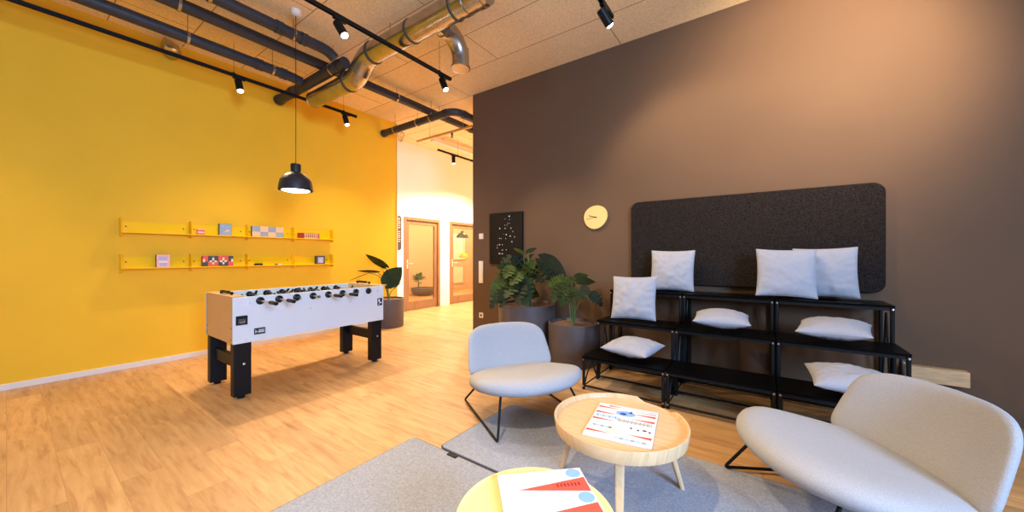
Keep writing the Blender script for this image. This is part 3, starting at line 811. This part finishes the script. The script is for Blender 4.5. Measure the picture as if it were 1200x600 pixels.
# ------------------------------------------------------------------ cushions
def cushion_mesh(a, T, seed, mb=None):
    mb = mb or MB(); n = 44; vs = []; fs = []; rnd = random.Random(seed); ox = rnd.random() * 50
    idx = {}
    def shape(u, v, sd):
        x = a * u * (1 - .055 * (1 - v * v)); y = a * v * (1 - .055 * (1 - u * u))
        e = max(0, (1 - u ** 2)) * max(0, (1 - v ** 2))
        z = T * e ** .42 * (1 - .10 * (u * u + v * v))
        # creases running in from the corners and edges
        nz = noise.noise(Vector((u * 2.2 + ox, v * 2.2, sd * 3))) * .010 * e ** .5
        m = max(abs(u), abs(v))
        tang = v if abs(u) > abs(v) else u
        cr = noise.noise(Vector((tang * 6.5 + ox, (1 - m) * 2.0, 5 + sd + (2 if abs(u) > abs(v) else 0)))) * .015 * min(1, e * 3) * m ** 3
        cr += noise.noise(Vector((u * 4.5 + v * 2 + ox, v * 4.5 - u, 9 + sd))) * .006 * e ** .4
        return (x + nz * .3, y, sd * (z + nz + cr))
    g = [-cos(pi * i / n) * .5 - .5 * cos(pi * i / n) for i in range(n + 1)]
    g = [max(-1, min(1, .6 * q + .4 * (2 * i / n - 1))) for i, q in enumerate(g)]
    g[0] = -1; g[-1] = 1
    for sd in (1, -1):
        for i, u in enumerate(g):
            for j, v in enumerate(g):
                ed = i in (0, n) or j in (0, n)
                if ed and sd == -1: idx[sd, i, j] = idx[1, i, j]; continue
                idx[sd, i, j] = len(vs); vs.append(shape(u, v, sd))
        for i in range(n):
            for j in range(n):
                q = (idx[sd, i, j], idx[sd, i + 1, j], idx[sd, i + 1, j + 1], idx[sd, i, j + 1])
                fs.append(q if sd > 0 else q[::-1])
    return mb.add(vs, fs, 0, True)
def cushion(label, loc, rot, seed, a=.212, T=.075):
    r = thing('cushion', label, 'cushion', loc, 0, 'grey cushions on the steps')
    r.rotation_euler = rot
    cushion_mesh(a, T, seed).build('cover', 'cushion', r, sharp=180)
    q = MB(); pts = []
    n = 40
    for k in range(4 * n):
        s, t = divmod(k, n); u = -1 + 2 * t / n
        uv = [(u, -1), (1, u), (-u, 1), (-1, -u)][s]
        pts.append((a * uv[0] * (1 - .055 * (1 - uv[1] ** 2)), a * uv[1] * (1 - .055 * (1 - uv[0] ** 2)), 0))
    q.tube(pts, .0028, 6, closed=True).build('seam', 'cushion', r)
    return r
UP = pi / 2
def upright(label, x, yb, zb, lean, yaw, seed, roll=0, a=.212, T=.070):
    # stands on its lower edge, leaning back
    zc = zb + a * cos(lean) + .012 + a * abs(sin(roll)); yc = yb + a * sin(lean)
    r = cushion(label, (x, yc, zc), (0, 0, 0), seed, a, T)
    r.rotation_euler = (Matrix.Rotation(yaw, 3, 'Z') @ Matrix.Rotation(UP - lean, 3, 'X') @ Matrix.Rotation(roll, 3, 'Z')).to_euler()
    return r
upright('upright grey cushion on the top step left of centre, alone against the felt panel', -.785, 3.97, .872, radians(12), 0, 1)
upright('upright grey cushion on the top step overlapping the one to its right', .155, 3.865, .874, radians(14), radians(4), 2, radians(-1))
upright('upright grey cushion on the top step partly hidden by its left neighbour', .43, 4.045, .872, radians(5), radians(-3), 3, radians(1.5))
upright('upright grey cushion on the middle step at the far left', -1.075, 3.60, .592, radians(15), radians(1), 4, radians(1.5), a=.218)
def lying(label, x, y, z, yaw, seed, tilt=(0, 0)):
    return cushion(label, (x, y, z + .094), (tilt[0], tilt[1], yaw), seed, .212, .078)
lying('cushion lying flat on the centre of the middle step', -.31, 3.685, .592, radians(4), 5, (radians(3), 0))
lying('cushion lying flat at the right end of the middle step', .44, 3.68, .592, radians(-9), 6, (radians(4), radians(-2)))
lying('cushion lying flat on the lowest step at the left', -.985, 3.33, .312, radians(-9), 7, (radians(3), radians(1)))
lying('cushion lying flat on the lowest step behind the right armchair', .475, 3.31, .312, radians(3), 8, (radians(5), 0))

# ------------------------------------------------------------------ planters
def leaf_mesh(mb, base, direction, L, W, up=(0, 0, 1), lobes=0, droop=.3, fold=.25, mi=0, n=10, twist=0):
    d = Vector(direction).normalized(); u = Vector(up)
    s = d.cross(u); s = s.normalized() if s.length > 1e-3 else Vector((1, 0, 0)); u = s.cross(d).normalized()
    if twist:
        q = Matrix.Rotation(twist, 3, d); s = q @ s; u = q @ u
    vs = []; fs = []
    n = n if not lobes else lobes * 4
    for i in range(n + 1):
        t = i / n
        w = W * (sin(pi * min(1, (t + .06) ** .72)) ** .8 if t < 1 else 0) * (1 if t > .02 else .5)
        if lobes and .1 < t < .93:
            ph = (t * lobes) % 1
            w *= 1 - .62 * max(0, sin(pi * ph)) ** 6
        c = Vector(base) + d * (L * t) - Vector((0, 0, 1)) * (droop * L * t * t)
        back = -.14 * L * max(0, 1 - t * 6)
        for k, q in enumerate((-1, -.55, 0, .55, 1)):
            p = c + s * (w * q) + u * (fold * w * abs(q) - .35 * fold * w * q * q * 2) + d * (back * abs(q))
            if lobes and abs(q) == 1: p = p + d * (.10 * L * (1 - t))
            vs.append(p)
    for i in range(n):
        for k in range(4):
            a = i * 5 + k; fs.append((a, a + 1, a + 6, a + 5))
    mb.add(vs, fs, mi, True)
def petiole(mb, a, b, r=.006, sag=.06):
    a = Vector(a); b = Vector(b); pts = []
    for i in range(7):
        t = i / 6; p = a.lerp(b, t); p.z += sag * sin(pi * t); p.x -= (b.x - a.x) * .18 * sin(pi * t); p.y -= (b.y - a.y) * .18 * sin(pi * t)
        pts.append(p)
    mb.tube(pts, [r * (1 - .45 * i / 6) for i in range(7)], 7)
def planter(label, loc, R, H, name='potted_plant'):
    r = thing(name, label, 'plant', loc, 0)
    MB().lathe([(R * .93, 0), (R * .965, .012), (R, H - .02), (R, H - .004), (R - .006, H), (R - .022, H), (R - .026, H - .008), (R - .035, H - .05)], 56).build('pot', 'pot', r)
    q = MB(); vs = []; fs = []
    n, m = 12, 40
    for i in range(n + 1):
        for j in range(m):
            a = 2 * pi * j / m; rr = (R - .032) * i / n
            vs.append((rr * cos(a), rr * sin(a), H - .030 + .008 * noise.noise(Vector((rr * cos(a) * 18, rr * sin(a) * 18, 0)))))
    for i in range(n):
        for j in range(m): fs.append((i * m + j, (i + 1) * m + j, (i + 1) * m + (j + 1) % m, i * m + (j + 1) % m))
    q.add(vs, fs, 0, True).build('soil', 'soil', r)
    return r
CAMD = Vector((.577, -.817, 0))     # towards the viewer's side of the room
LAT = Vector((.817, .577, 0))
# plant A: big planter by the poster, dense lobed leaves
rA = planter('big planter below the poster with dense lobed green leaves', (-2.47, 3.83, 0), .362, .64)
fm = MB(); sm = MB(); rn = random.Random(3)
def put(fm, sm, root, lat, dep, z, L, W, lobes, mi, droop=.35, ang=None, el=.1, r=.006, fold=.25, twist=0):
    base = LAT * lat + CAMD * dep + Vector((0, 0, z))
    dv = Vector((base.x - root[0], base.y - root[1], 0))
    if ang is not None: dv = LAT * cos(ang) + CAMD * sin(ang)
    if dv.length < .02: dv = CAMD.copy()
    dv.normalize(); dv.z = el
    petiole(sm, root, base, r)
    leaf_mesh(fm, base, dv, L, W, lobes=lobes, droop=droop, mi=mi, fold=fold, twist=twist)
def at(px, py, d):
    l = (px - 600) / 418 * d
    return Vector((.8170 * l - .5766 * d, .5766 * l + .8170 * d, 1.25 + (299 - py) / 418 * d))
def leaf2(fm, sm, rt, root, p0, p1, d0, d1, W, lobes=0, mi=0, droop=.12, fold=.3, nz=.6, r=.0055, sag=.05):
    o = Vector(rt.location); a = at(*p0, d0) - o; b = at(*p1, d1) - o
    petiole(sm, root, a, r, sag)
    leaf_mesh(fm, a, b - a, (b - a).length, W, up=CAMD * nz + Vector((0, 0, 1)) * (1.1 - nz), lobes=lobes, droop=droop, mi=mi, fold=fold, n=12)
RA = (-.02, 0, .60)
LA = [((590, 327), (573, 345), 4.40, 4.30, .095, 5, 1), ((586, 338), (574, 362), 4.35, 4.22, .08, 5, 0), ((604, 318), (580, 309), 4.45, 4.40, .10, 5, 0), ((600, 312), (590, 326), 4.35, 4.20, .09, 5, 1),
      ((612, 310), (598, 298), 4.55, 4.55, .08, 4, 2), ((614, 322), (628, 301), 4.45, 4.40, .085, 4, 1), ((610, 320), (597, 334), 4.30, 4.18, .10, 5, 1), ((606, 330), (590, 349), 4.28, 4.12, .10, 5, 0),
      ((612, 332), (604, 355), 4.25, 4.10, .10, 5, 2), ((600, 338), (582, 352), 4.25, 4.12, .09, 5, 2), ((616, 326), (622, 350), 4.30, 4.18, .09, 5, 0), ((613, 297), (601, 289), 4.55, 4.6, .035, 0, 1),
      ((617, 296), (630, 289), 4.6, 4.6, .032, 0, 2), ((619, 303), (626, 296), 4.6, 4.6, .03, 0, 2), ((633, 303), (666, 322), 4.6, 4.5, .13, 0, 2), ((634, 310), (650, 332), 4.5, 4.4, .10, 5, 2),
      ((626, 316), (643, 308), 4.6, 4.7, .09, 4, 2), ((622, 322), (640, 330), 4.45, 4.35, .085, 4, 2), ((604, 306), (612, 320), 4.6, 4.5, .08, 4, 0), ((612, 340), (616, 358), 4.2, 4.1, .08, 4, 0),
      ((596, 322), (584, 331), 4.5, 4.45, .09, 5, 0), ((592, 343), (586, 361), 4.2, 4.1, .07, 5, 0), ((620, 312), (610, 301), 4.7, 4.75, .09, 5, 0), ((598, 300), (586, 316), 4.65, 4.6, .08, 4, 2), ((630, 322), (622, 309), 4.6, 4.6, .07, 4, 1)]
rn = random.Random(11)
for (p0, p1, d0, d1, W_, lb, mi) in LA:
    leaf2(fm, sm, rA, (RA[0] + rn.uniform(-.06, .06), rn.uniform(-.06, .06), .60), p0, p1, d0, d1, W_, lb, mi, .10, .3, rn.uniform(.35, .8))
for k in range(26):      # low bushy filler leaves over the rim
    a = rn.uniform(0, 2 * pi); q = rn.uniform(.06, .20)
    b = Vector((-.05, 0, .64)) + LAT * (q * cos(a) - .08) + CAMD * (q * sin(a)) + Vector((0, 0, rn.uniform(.05, .38)))
    dv = LAT * cos(a) + CAMD * sin(a) + Vector((0, 0, rn.uniform(-.5, .5)))
    petiole(sm, (RA[0], RA[1], .60), b, .005, .03)
    leaf_mesh(fm, b, dv, rn.uniform(.15, .21), rn.uniform(.06, .085), up=CAMD * .5 + Vector((0, 0, .7)), lobes=rn.choice([0, 4, 5]), droop=.25, mi=rn.choice([0, 0, 2, 2, 1]))
sm.tube([(0, 0, .58), (.02, .01, .80), (.03, 0, 1.05), (.03, -.01, 1.28)], [.013, .011, .008, .004], 8)
sm.build('stem', 'stem', rA); fm.build('foliage', ['leaf', 'leafb', 'leafd'], rA, sharp=180)
# plant B: smaller planter with split leaves
rB = planter('planter beside the steps with a few split leaves on stalks', (-1.815, 3.80, 0), .285, .475)
fm = MB(); sm = MB()
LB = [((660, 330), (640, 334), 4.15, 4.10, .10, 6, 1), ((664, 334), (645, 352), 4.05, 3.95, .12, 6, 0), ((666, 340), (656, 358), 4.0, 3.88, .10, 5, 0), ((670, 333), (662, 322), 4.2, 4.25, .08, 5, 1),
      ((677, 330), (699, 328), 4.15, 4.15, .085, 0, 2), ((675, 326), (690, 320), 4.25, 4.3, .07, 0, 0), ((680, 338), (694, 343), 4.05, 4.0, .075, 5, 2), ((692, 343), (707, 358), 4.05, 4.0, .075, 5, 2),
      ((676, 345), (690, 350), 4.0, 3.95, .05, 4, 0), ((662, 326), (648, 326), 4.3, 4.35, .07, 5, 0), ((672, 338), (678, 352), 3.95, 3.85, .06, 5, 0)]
for (p0, p1, d0, d1, W_, lb, mi) in LB:
    leaf2(fm, sm, rB, (rn.uniform(-.02, .02), rn.uniform(-.02, .02), .44), p0, p1, d0, d1, W_, lb, mi, .12, .3, rn.uniform(.4, .75), .007)
sm.build('stem', 'stem', rB); fm.build('foliage', ['leaf', 'leafb', 'leafd'], rB, sharp=180)
# plant C: behind the football table
rC = planter('planter with big paddle leaves behind the football table', (-5.40, 3.88, 0), .265, .495)
fm = MB(); sm = MB()
def leafC(p, tip, W, mi, sag=.1, droop=.0, fold=.2, twist=0):
    base = Vector(p); dv = Vector(tip) - base
    petiole(sm, (.0, .0, .46), base, .011, sag)
    leaf_mesh(fm, base, dv, dv.length, W, mi=mi, droop=droop, fold=fold, n=14, twist=twist)
def C(px, py, dX):       # plane parallel to the yellow wall at local X offset dX
    x = -5.40 + dX; l = (px - 600) / 418; rx = .8170 * l - .5766; ry = .5766 * l + .8170; t = x / rx
    return (dX, ry * t - 3.88, 1.25 + (299 - py) / 418 * t)
leafC(C(452, 313, -.05), C(427, 297, -.05), .085, 1, .06, 0, .2, .5)
leafC(C(442, 319, .0), C(417, 317, .05), .075, 0, .08, 0, .2, .3)
leafC(C(432, 320, .08), C(407, 330, .12), .075, 2, .12, 0, .15, .2)
leafC(C(452, 333, .10), C(472, 312, .12), .16, 0, .02, 0, .12, 1.2)
leafC(C(462, 338, .0), C(471, 330, .05), .05, 0, .02)
leafC(C(449, 318, -.12), C(440, 300, -.2), .08, 1, .04)
sm.build('stem', 'stem', rC); fm.build('foliage', ['leaf', 'leafb', 'leafd'], rC, sharp=180)
# plant in the room behind the glazed door
rD = thing('bowl_plant', 'round green plant in a wide dark bowl behind the glazed door', 'plant', (-8.75, 7.55, 0))
MB().lathe([(.18, 0), (.30, .03), (.36, .12), (.37, .22), (.35, .23), (.33, .20), (.001, .19)], 40).build('bowl', 'pot', rD)
fm = MB(); rn = random.Random(5)
for k in range(46):
    a = rn.uniform(0, 2 * pi); e = rn.uniform(-.1, 1.3)
    dv = Vector((cos(a) * cos(e), sin(a) * cos(e), sin(e)))
    b = Vector((-.12, -.08, .42)) + dv * rn.uniform(.08, .22)
    leaf_mesh(fm, b, dv, rn.uniform(.14, .22), rn.uniform(.05, .08), mi=rn.choice([0, 1, 1]), droop=.3)
MB().tube([(-.12, -.08, .185), (-.12, -.08, .45)], .02, 8).build('stem', 'stem', rD)
fm.build('foliage', ['leaf_boost', 'leaf_boost_pale'], rD, sharp=180)
# items seen through the second door
r = thing('pendant_lamp', 'dark pendant lamp seen through the second glazed door', 'lamp', (-8.2, 8.75, 1.83))
MB().lathe([(.20, 0), (.19, .06), (.13, .14), (.05, .18), (.05, .22), (.001, .22)], 32).lathe([(.001, .17), (.12, .13), (.19, .0)], 32, 0).build('lamp_shade', 'shade', r)
MB().tube([(0, 0, .22), (0, 0, CZ - 1.83)], .004, 6).build('cable', 'black', r)
r = thing('pendant_lamp', 'small yellow pendant lamp seen through the second glazed door', 'lamp', (-8.6, 9.25, 1.16))
MB().lathe([(.15, 0), (.15, .05), (.10, .14), (.04, .17), (.001, .17)], 32).build('lamp_shade', 'shelfy', r)
MB().tube([(0, 0, .17), (0, 0, CZ - 1.16)], .004, 6).build('cable', 'black', r)
r = thing('whiteboard', 'pale pin board on the tan wall behind the second glazed door', 'board', (-9.4, 9.6, .22))
MB().box(.001, .02, -.45, .45, 0, .62).build('board_panel', 'cream', r)
m = MB().box(.001, .03, -.48, -.45, -.03, .65).box(.001, .03, .45, .48, -.03, .65).box(.001, .03, -.45, .45, -.03, 0).box(.001, .03, -.45, .45, .62, .65)
m.build('board_frame', 'steel', r)
r = thing('whiteboard', 'tall pale board above the pin board behind the second glazed door', 'board', (-9.4, 9.7, 1.1))
MB().box(.001, .02, -.40, .45, 0, .95).build('board_panel', 'plate', r)
m = MB().box(.001, .03, -.43, -.40, -.03, .98).box(.001, .03, .45, .48, -.03, .98).box(.001, .03, -.40, .45, -.03, 0).box(.001, .03, -.40, .45, .95, .98)
m.build('board_frame', 'steel', r)

# ------------------------------------------------------------------ rugs
def rug(name, label, x0, x1, y0, y1, tagpos=None):
    r = thing(name, label, 'rug', ((x0 + x1) / 2, (y0 + y1) / 2, 0), 0, 'grey felt rugs')
    hx, hy = (x1 - x0) / 2, (y1 - y0) / 2
    MB().prism(rrect(hx - .004, hy - .004, .03, 5), .0005, .012).build('felt_mat', 'rug', r, bevel=.003)
    e = MB(); pl = rrect(hx, hy, .034, 5)
    e.tube([(x, y, .0045) for x, y in pl], .0042, 6, closed=True); e.build('edge_binding', 'rugedge', r)
    return r
r1 = rug('area_rug', 'grey felt rug in the lower left under the yellow table', -1.95, 1.15, -.85, 1.605)
MB().box(-.035, .035, -.012, .012, 0, .006).build('fastening_strap', 'black', r1, loc=(-1.57 + .40, 1.605 - .3775 + .0 - .02, .0125))
rug('area_rug', 'grey felt rug under the oak table and both armchairs', -1.72, 1.15, 1.622, 2.43)

# ------------------------------------------------------------------ coffee tables
def around(name, label, loc, R, H, top, legm, angs, lip=.052):
    r = thing(name, label, 'coffee table', loc)
    # tray: wall with a cut-out dip, sloping outwards slightly
    zt = H; zb = H - lip
    ts = H - (.026 if lip > .03 else .003)
    t = MB().lathe([(.001, zb - .012), (R - .03, zb - .012), (R - .022, zb - .004), (R - .0145, ts), (.001, ts)], 72)
    t.build('table_top', top, r)
    n = 96; vs = []; fs = []
    for i in range(n):
        a = 2 * pi * i / n
        da = abs((a - radians(68) + pi) % (2 * pi) - pi)
        dip = .34 * max(0, min(1, (radians(21) - da) / radians(5))) if lip > .03 else 0
        zz = zb - .014 + (zt - zb + .014) * (1 - dip)
        for rr, z in ((R - .022, zb - .014), (R - .010, zb - .014), (R, zz - .003), (R - .002, zz), (R - .011, zz), (R - .014, zz - .003)):
            vs.append((rr * cos(a), rr * sin(a), z))
    for i in range(n):
        for k in range(6):
            fs.append((i * 6 + k, ((i + 1) % n) * 6 + k, ((i + 1) % n) * 6 + (k + 1) % 6, i * 6 + (k + 1) % 6))
    MB().add(vs, fs, 0, True).build('rim', top, r, sharp=50)
    for a in angs:
        ca, sa = cos(a), sin(a)
        T = Matrix(((ca, -sa, 0, 0), (sa, ca, 0, 0), (0, 0, 1, 0), (0, 0, 0, 1)))
        def sect(rad, z, w, d):
            f = lambda v: math.copysign(abs(v) ** .42, v)
            return [T @ Vector((rad + d * f(cos(q)), w * f(sin(q)), z)) for q in [2 * pi * (k + .5) / 14 for k in range(14)]]
        r0, r1_ = R * .70, R * .955
        rings = [sect(r1_, .0, .0165, .012), sect(r1_ - (r1_ - r0) * .5, (zb - .016) * .5, .0205, .014), sect(r0, zb - .0125, .0245, .016)]
        vs = [v for g in rings for v in g]; fs = []
        for k in range(2):
            for j in range(14): fs.append((k * 14 + j, k * 14 + (j + 1) % 14, (k + 1) * 14 + (j + 1) % 14, (k + 1) * 14 + j))
        fs += [tuple(range(13, -1, -1)), tuple(range(28, 42))]
        MB().add(vs, fs, 0, True).build('leg', legm, r, sharp=50)
    return r
# angles in the room: left-back, right, front
OAKC = (-.635, 1.895, .0125)
around('coffee_table', 'round pale oak tray table on the grey rug between the armchairs', OAKC, .345, .368, 'oak', 'oak', [radians(184), radians(32), radians(289)])
YELC = (-.560, .915, .0125)
around('coffee_table', 'round lemon yellow side table at the bottom edge', YELC, .24, .46, 'lemon', 'lemon', [radians(200), radians(80), radians(320)], lip=.014)

# ------------------------------------------------------------------ board games
def tri(q, x0, x1, y, hwid, mi, z=.0): q.prism([(x0, y - hwid), (x0, y + hwid), (x1, y)][::1 if x0 < x1 else -1], z, z + .0006, mi)
def ell(q, cx, cy, rx, ry, mi, z=.0, n=24): q.prism([(cx + rx * cos(2 * pi * i / n), cy + ry * sin(2 * pi * i / n)) for i in range(n)], z, z + .0006, mi)
# on the oak table; local x to the viewer's right, y away
ax = Vector((.312, .058)).angle_signed(Vector((1, 0)))
r = thing('board_game', 'square white board game with red and blue print on the oak table', 'board game', (-.612, 1.884, OAKC[2] + .368 - .026 + .0008), math.atan2(.05, .312))
hx, hy = .162, .206
MB().box(-hx, hx, -hy, hy, 0, .008).build('board', 'white', r, bevel=.001)
q = MB(); zt = .0081
for y in (.150, .075, -.01, -.155): tri(q, -hx + .006, -.035, y + .005, .011, 0, zt)
tri(q, -hx + .06, -.02, .182, .008, 0, zt)
for y in (.125, .06, -.125): tri(q, hx - .008, .04, y, .012, 0, zt)
tri(q, hx - .008, .04, .158, .004, 0, zt)
ell(q, .0, .11, .052, .034, 1, zt); ell(q, -.012, .102, .018, .014, 2, zt + .0006); q.prism([(.012, .125), (.034, .122), (.028, .155)], zt, zt + .0006, 2)
for k in range(8): q.box(-.145 + k * .016, -.133 + k * .016, .022, .052, zt, zt + .0006, 3 if k % 2 else 1)
for k in range(26):
    h2 = .008 + .006 * ((k * 7) % 3); q.box(-.03 + k * .0068, -.0275 + k * .0068, .018 - h2, .018 + h2, zt, zt + .0006, 4)
for k in range(5): ell(q, -.13 + k * .02, -.085, .010, .010, 3 if k % 2 else 5, zt)
for k in range(6): ell(q, -.005 + k * .026, -.178, .012, .010, 5 if k % 2 else 3, zt)
for k in range(4): ell(q, .12 + k * .011, .182, .007, .007, 3, zt)
for k, x in enumerate((.05, .085, .115, .14)): ell(q, x, -.05 - .008 * (k % 2), .006 if k != 2 else .011, .008, 4, zt)
ell(q, -.025, -.115, .045, .038, 6, zt)
q.build('printed_design', ['red', 'blue', 'navy', 'teal', 'dark', 'greyb', 'plate'], r)
# on the yellow table
r = thing('board_game', 'white board game with red spike and blue dots on the yellow table', 'board game', (-.503, .928, YELC[2] + .4605), math.atan2(.69, .72))
hx, hy = .147, .20
MB().box(-hx, hx, -hy, hy, 0, .022).build('board', 'white', r, bevel=.001)
q = MB(); zt = .0221
tri(q, hx - .004, -.085, .110, .036, 0, zt)
ell(q, hx - .034, .172, .026, .024, 1, zt); ell(q, hx - .030, .048, .026, .025, 1, zt)
tri(q, hx - .004, -.085, -.015, .036, 0, zt); ell(q, hx - .034, -.078, .026, .025, 1, zt)
for k in range(7): q.box(.040 + k * .012, .046 + k * .012, .106, .122, zt + .0006, zt + .0012, 2)
for y in (.17, .05, -.075): tri(q, -hx + .004, .06, y, .03, 3, zt)
q.build('printed_design', ['red', 'blue', 'maroon', 'plate'], r)

# ------------------------------------------------------------------ lounge chairs
def chair(label, loc, rz):
    r = thing('lounge_chair', label, 'armchair', loc, rz, 'grey lounge chairs')
    def seat(x, y, o):
        k = y / .38
        yy = y + .05 - .11 * (x / .40) ** 2 * max(0, k + .3) / 1.3
        xx = x * (1.0 + .10 * k)
        zz = .285 + .060 * k + .010 * (x / .4) ** 2 - .018 * max(0, k) ** 3 + .010 * max(0, -k) ** 2
        return (xx, yy, zz + o)
    MB().pad(.435, .38, 3.0, .135, seat, rings=12, seg=72, pw=7).build('seat', 'fabric', r, sharp=180)
    lean = radians(24)
    def back(x, y, o):
        k = (y + .20) / .40           # 0 bottom .. 1 top
        w = x * (1.06 - .12 * k)
        yy = -.285 - sin(lean) * (k * .385) + .10 * (x / .34) ** 2
        zz = .262 + cos(lean) * (k * .385)
        return (w, yy + o * cos(lean), zz + o * sin(lean))
    MB().pad(.37, .225, 4.6, .085, back, rings=12, seg=72, pw=7).build('backrest', 'fabric', r, sharp=180)
    def rnd(pts, rad=.03):
        out = [Vector(pts[0])]
        for i in range(1, len(pts) - 1):
            p = Vector(pts[i]); a = (Vector(pts[i - 1]) - p).normalized(); b = (Vector(pts[i + 1]) - p).normalized()
            for t in (0, .25, .5, .75, 1):
                q = p + a * rad * (1 - t) ** 2 + b * rad * t ** 2; out.append(q)
        out.append(Vector(pts[-1])); return out
    for s in (-1, 1):
        MB().tube(rnd([(s * .27, -.22, .215), (s * .36, -.375, .0215), (s * .36, .385, .0215), (s * .28, .24, .262)], .022), .0085, 10).build('sled_leg', 'black', r)
    q = MB().tube([(-.27, -.22, .213), (.27, -.22, .213)], .008, 8).tube([(-.28, .24, .260), (.28, .24, .260)], .008, 8)
    q.build('cross_bar', 'black', r)
    return r
chair('grey upholstered armchair on the rug edge in front of the planters', (-1.573, 2.367, .0), radians(-121))
chair('large near grey upholstered armchair at the right', (.325, 2.275, .0), radians(119))

# ------------------------------------------------------------------ lights
def area(name, loc, rot, sx, sy, e, col):
    l = bpy.data.lights.new(name, 'AREA'); l.shape = 'RECTANGLE'; l.size = sx; l.size_y = sy; l.energy = e; l.color = col
    o = bpy.data.objects.new(name, l); COL.objects.link(o); o.location = loc; o.rotation_euler = rot
    return o
area('daylight_window', (XR + .22, (WY0 + WY1) / 2, (WZ0 + WZ1) / 2), (0, radians(72), radians(-22)), WZ1 - WZ0 - .3, WY1 - WY0 - .2, 880, (.36, .60, 1.0))
def pt(name, loc, e, col=(1, .78, .5), rad=.1):
    l = bpy.data.lights.new(name, 'POINT'); l.energy = e; l.color = col; l.shadow_soft_size = rad
    o = bpy.data.objects.new(name, l); COL.objects.link(o); o.location = loc; return o
def spt(name, loc, d, e, size=120, col=WARM, blend=.7, rad=.05):
    l = bpy.data.lights.new(name, 'SPOT'); l.energy = e; l.color = col; l.spot_size = radians(size); l.spot_blend = blend; l.shadow_soft_size = rad
    o = bpy.data.objects.new(name, l); COL.objects.link(o); o.location = loc
    o.rotation_mode = 'QUATERNION'; o.rotation_quaternion = Vector((0, 0, -1)).rotation_difference(Vector(d).normalized()); return o
pt('pendant_light', (-3.92, 1.71, 1.80), 14, (1, .82, .58), .12)
spt('wall_washer', (.75, 2.95, 3.2), (-.25, .9, -.25), 420, 105, (1, .74, .46))              # spotlight of the next track, out of frame
for (x, y, e, dx, sz) in ((TX[0], -1.0, 170, .3, 115), (TX[1], -.6, 130, .0, 84), (TX[2], .45, 340, .05, 84), (.9, .3, 90, .1, 100)):
    spt('unseen_spot', (x, y, 3.2), (dx, .1, -1), e, sz)  # unseen, no fixtures: TX[2] one throws the oak table's shadow, others added as fill
for y in (6.6, 8.6, 10.6): spt('corridor_spot', (-5.38, y, 3.2), (0, 0, -1), 620, 150, (1, .82, .60))
for (x, y) in ((-8.0, 6.4), (-8.0, 9.6)): pt('office_fill', (x, y, 3.2), 280, (1, .80, .55), .2)  # no fixtures; added to brighten the room behind the glazed doors
W = bpy.data.worlds.new('world'); SC.world = W; W.use_nodes = True
bg = W.node_tree.nodes['Background']; bg.inputs['Color'].default_value = (1.0, .88, .72, 1); bg.inputs['Strength'].default_value = .30

SC.view_settings.view_transform = 'Standard'
try: SC.view_settings.look = 'None'
except Exception: pass
SC.view_settings.gamma = 1; SC.view_settings.use_curve_mapping = False
SC.view_settings.exposure = -.52
SC.cycles.max_bounces = 10; SC.cycles.diffuse_bounces = 6; SC.cycles.glossy_bounces = 4
SC.cycles.transparent_max_bounces = 12; SC.cycles.sample_clamp_indirect = 6
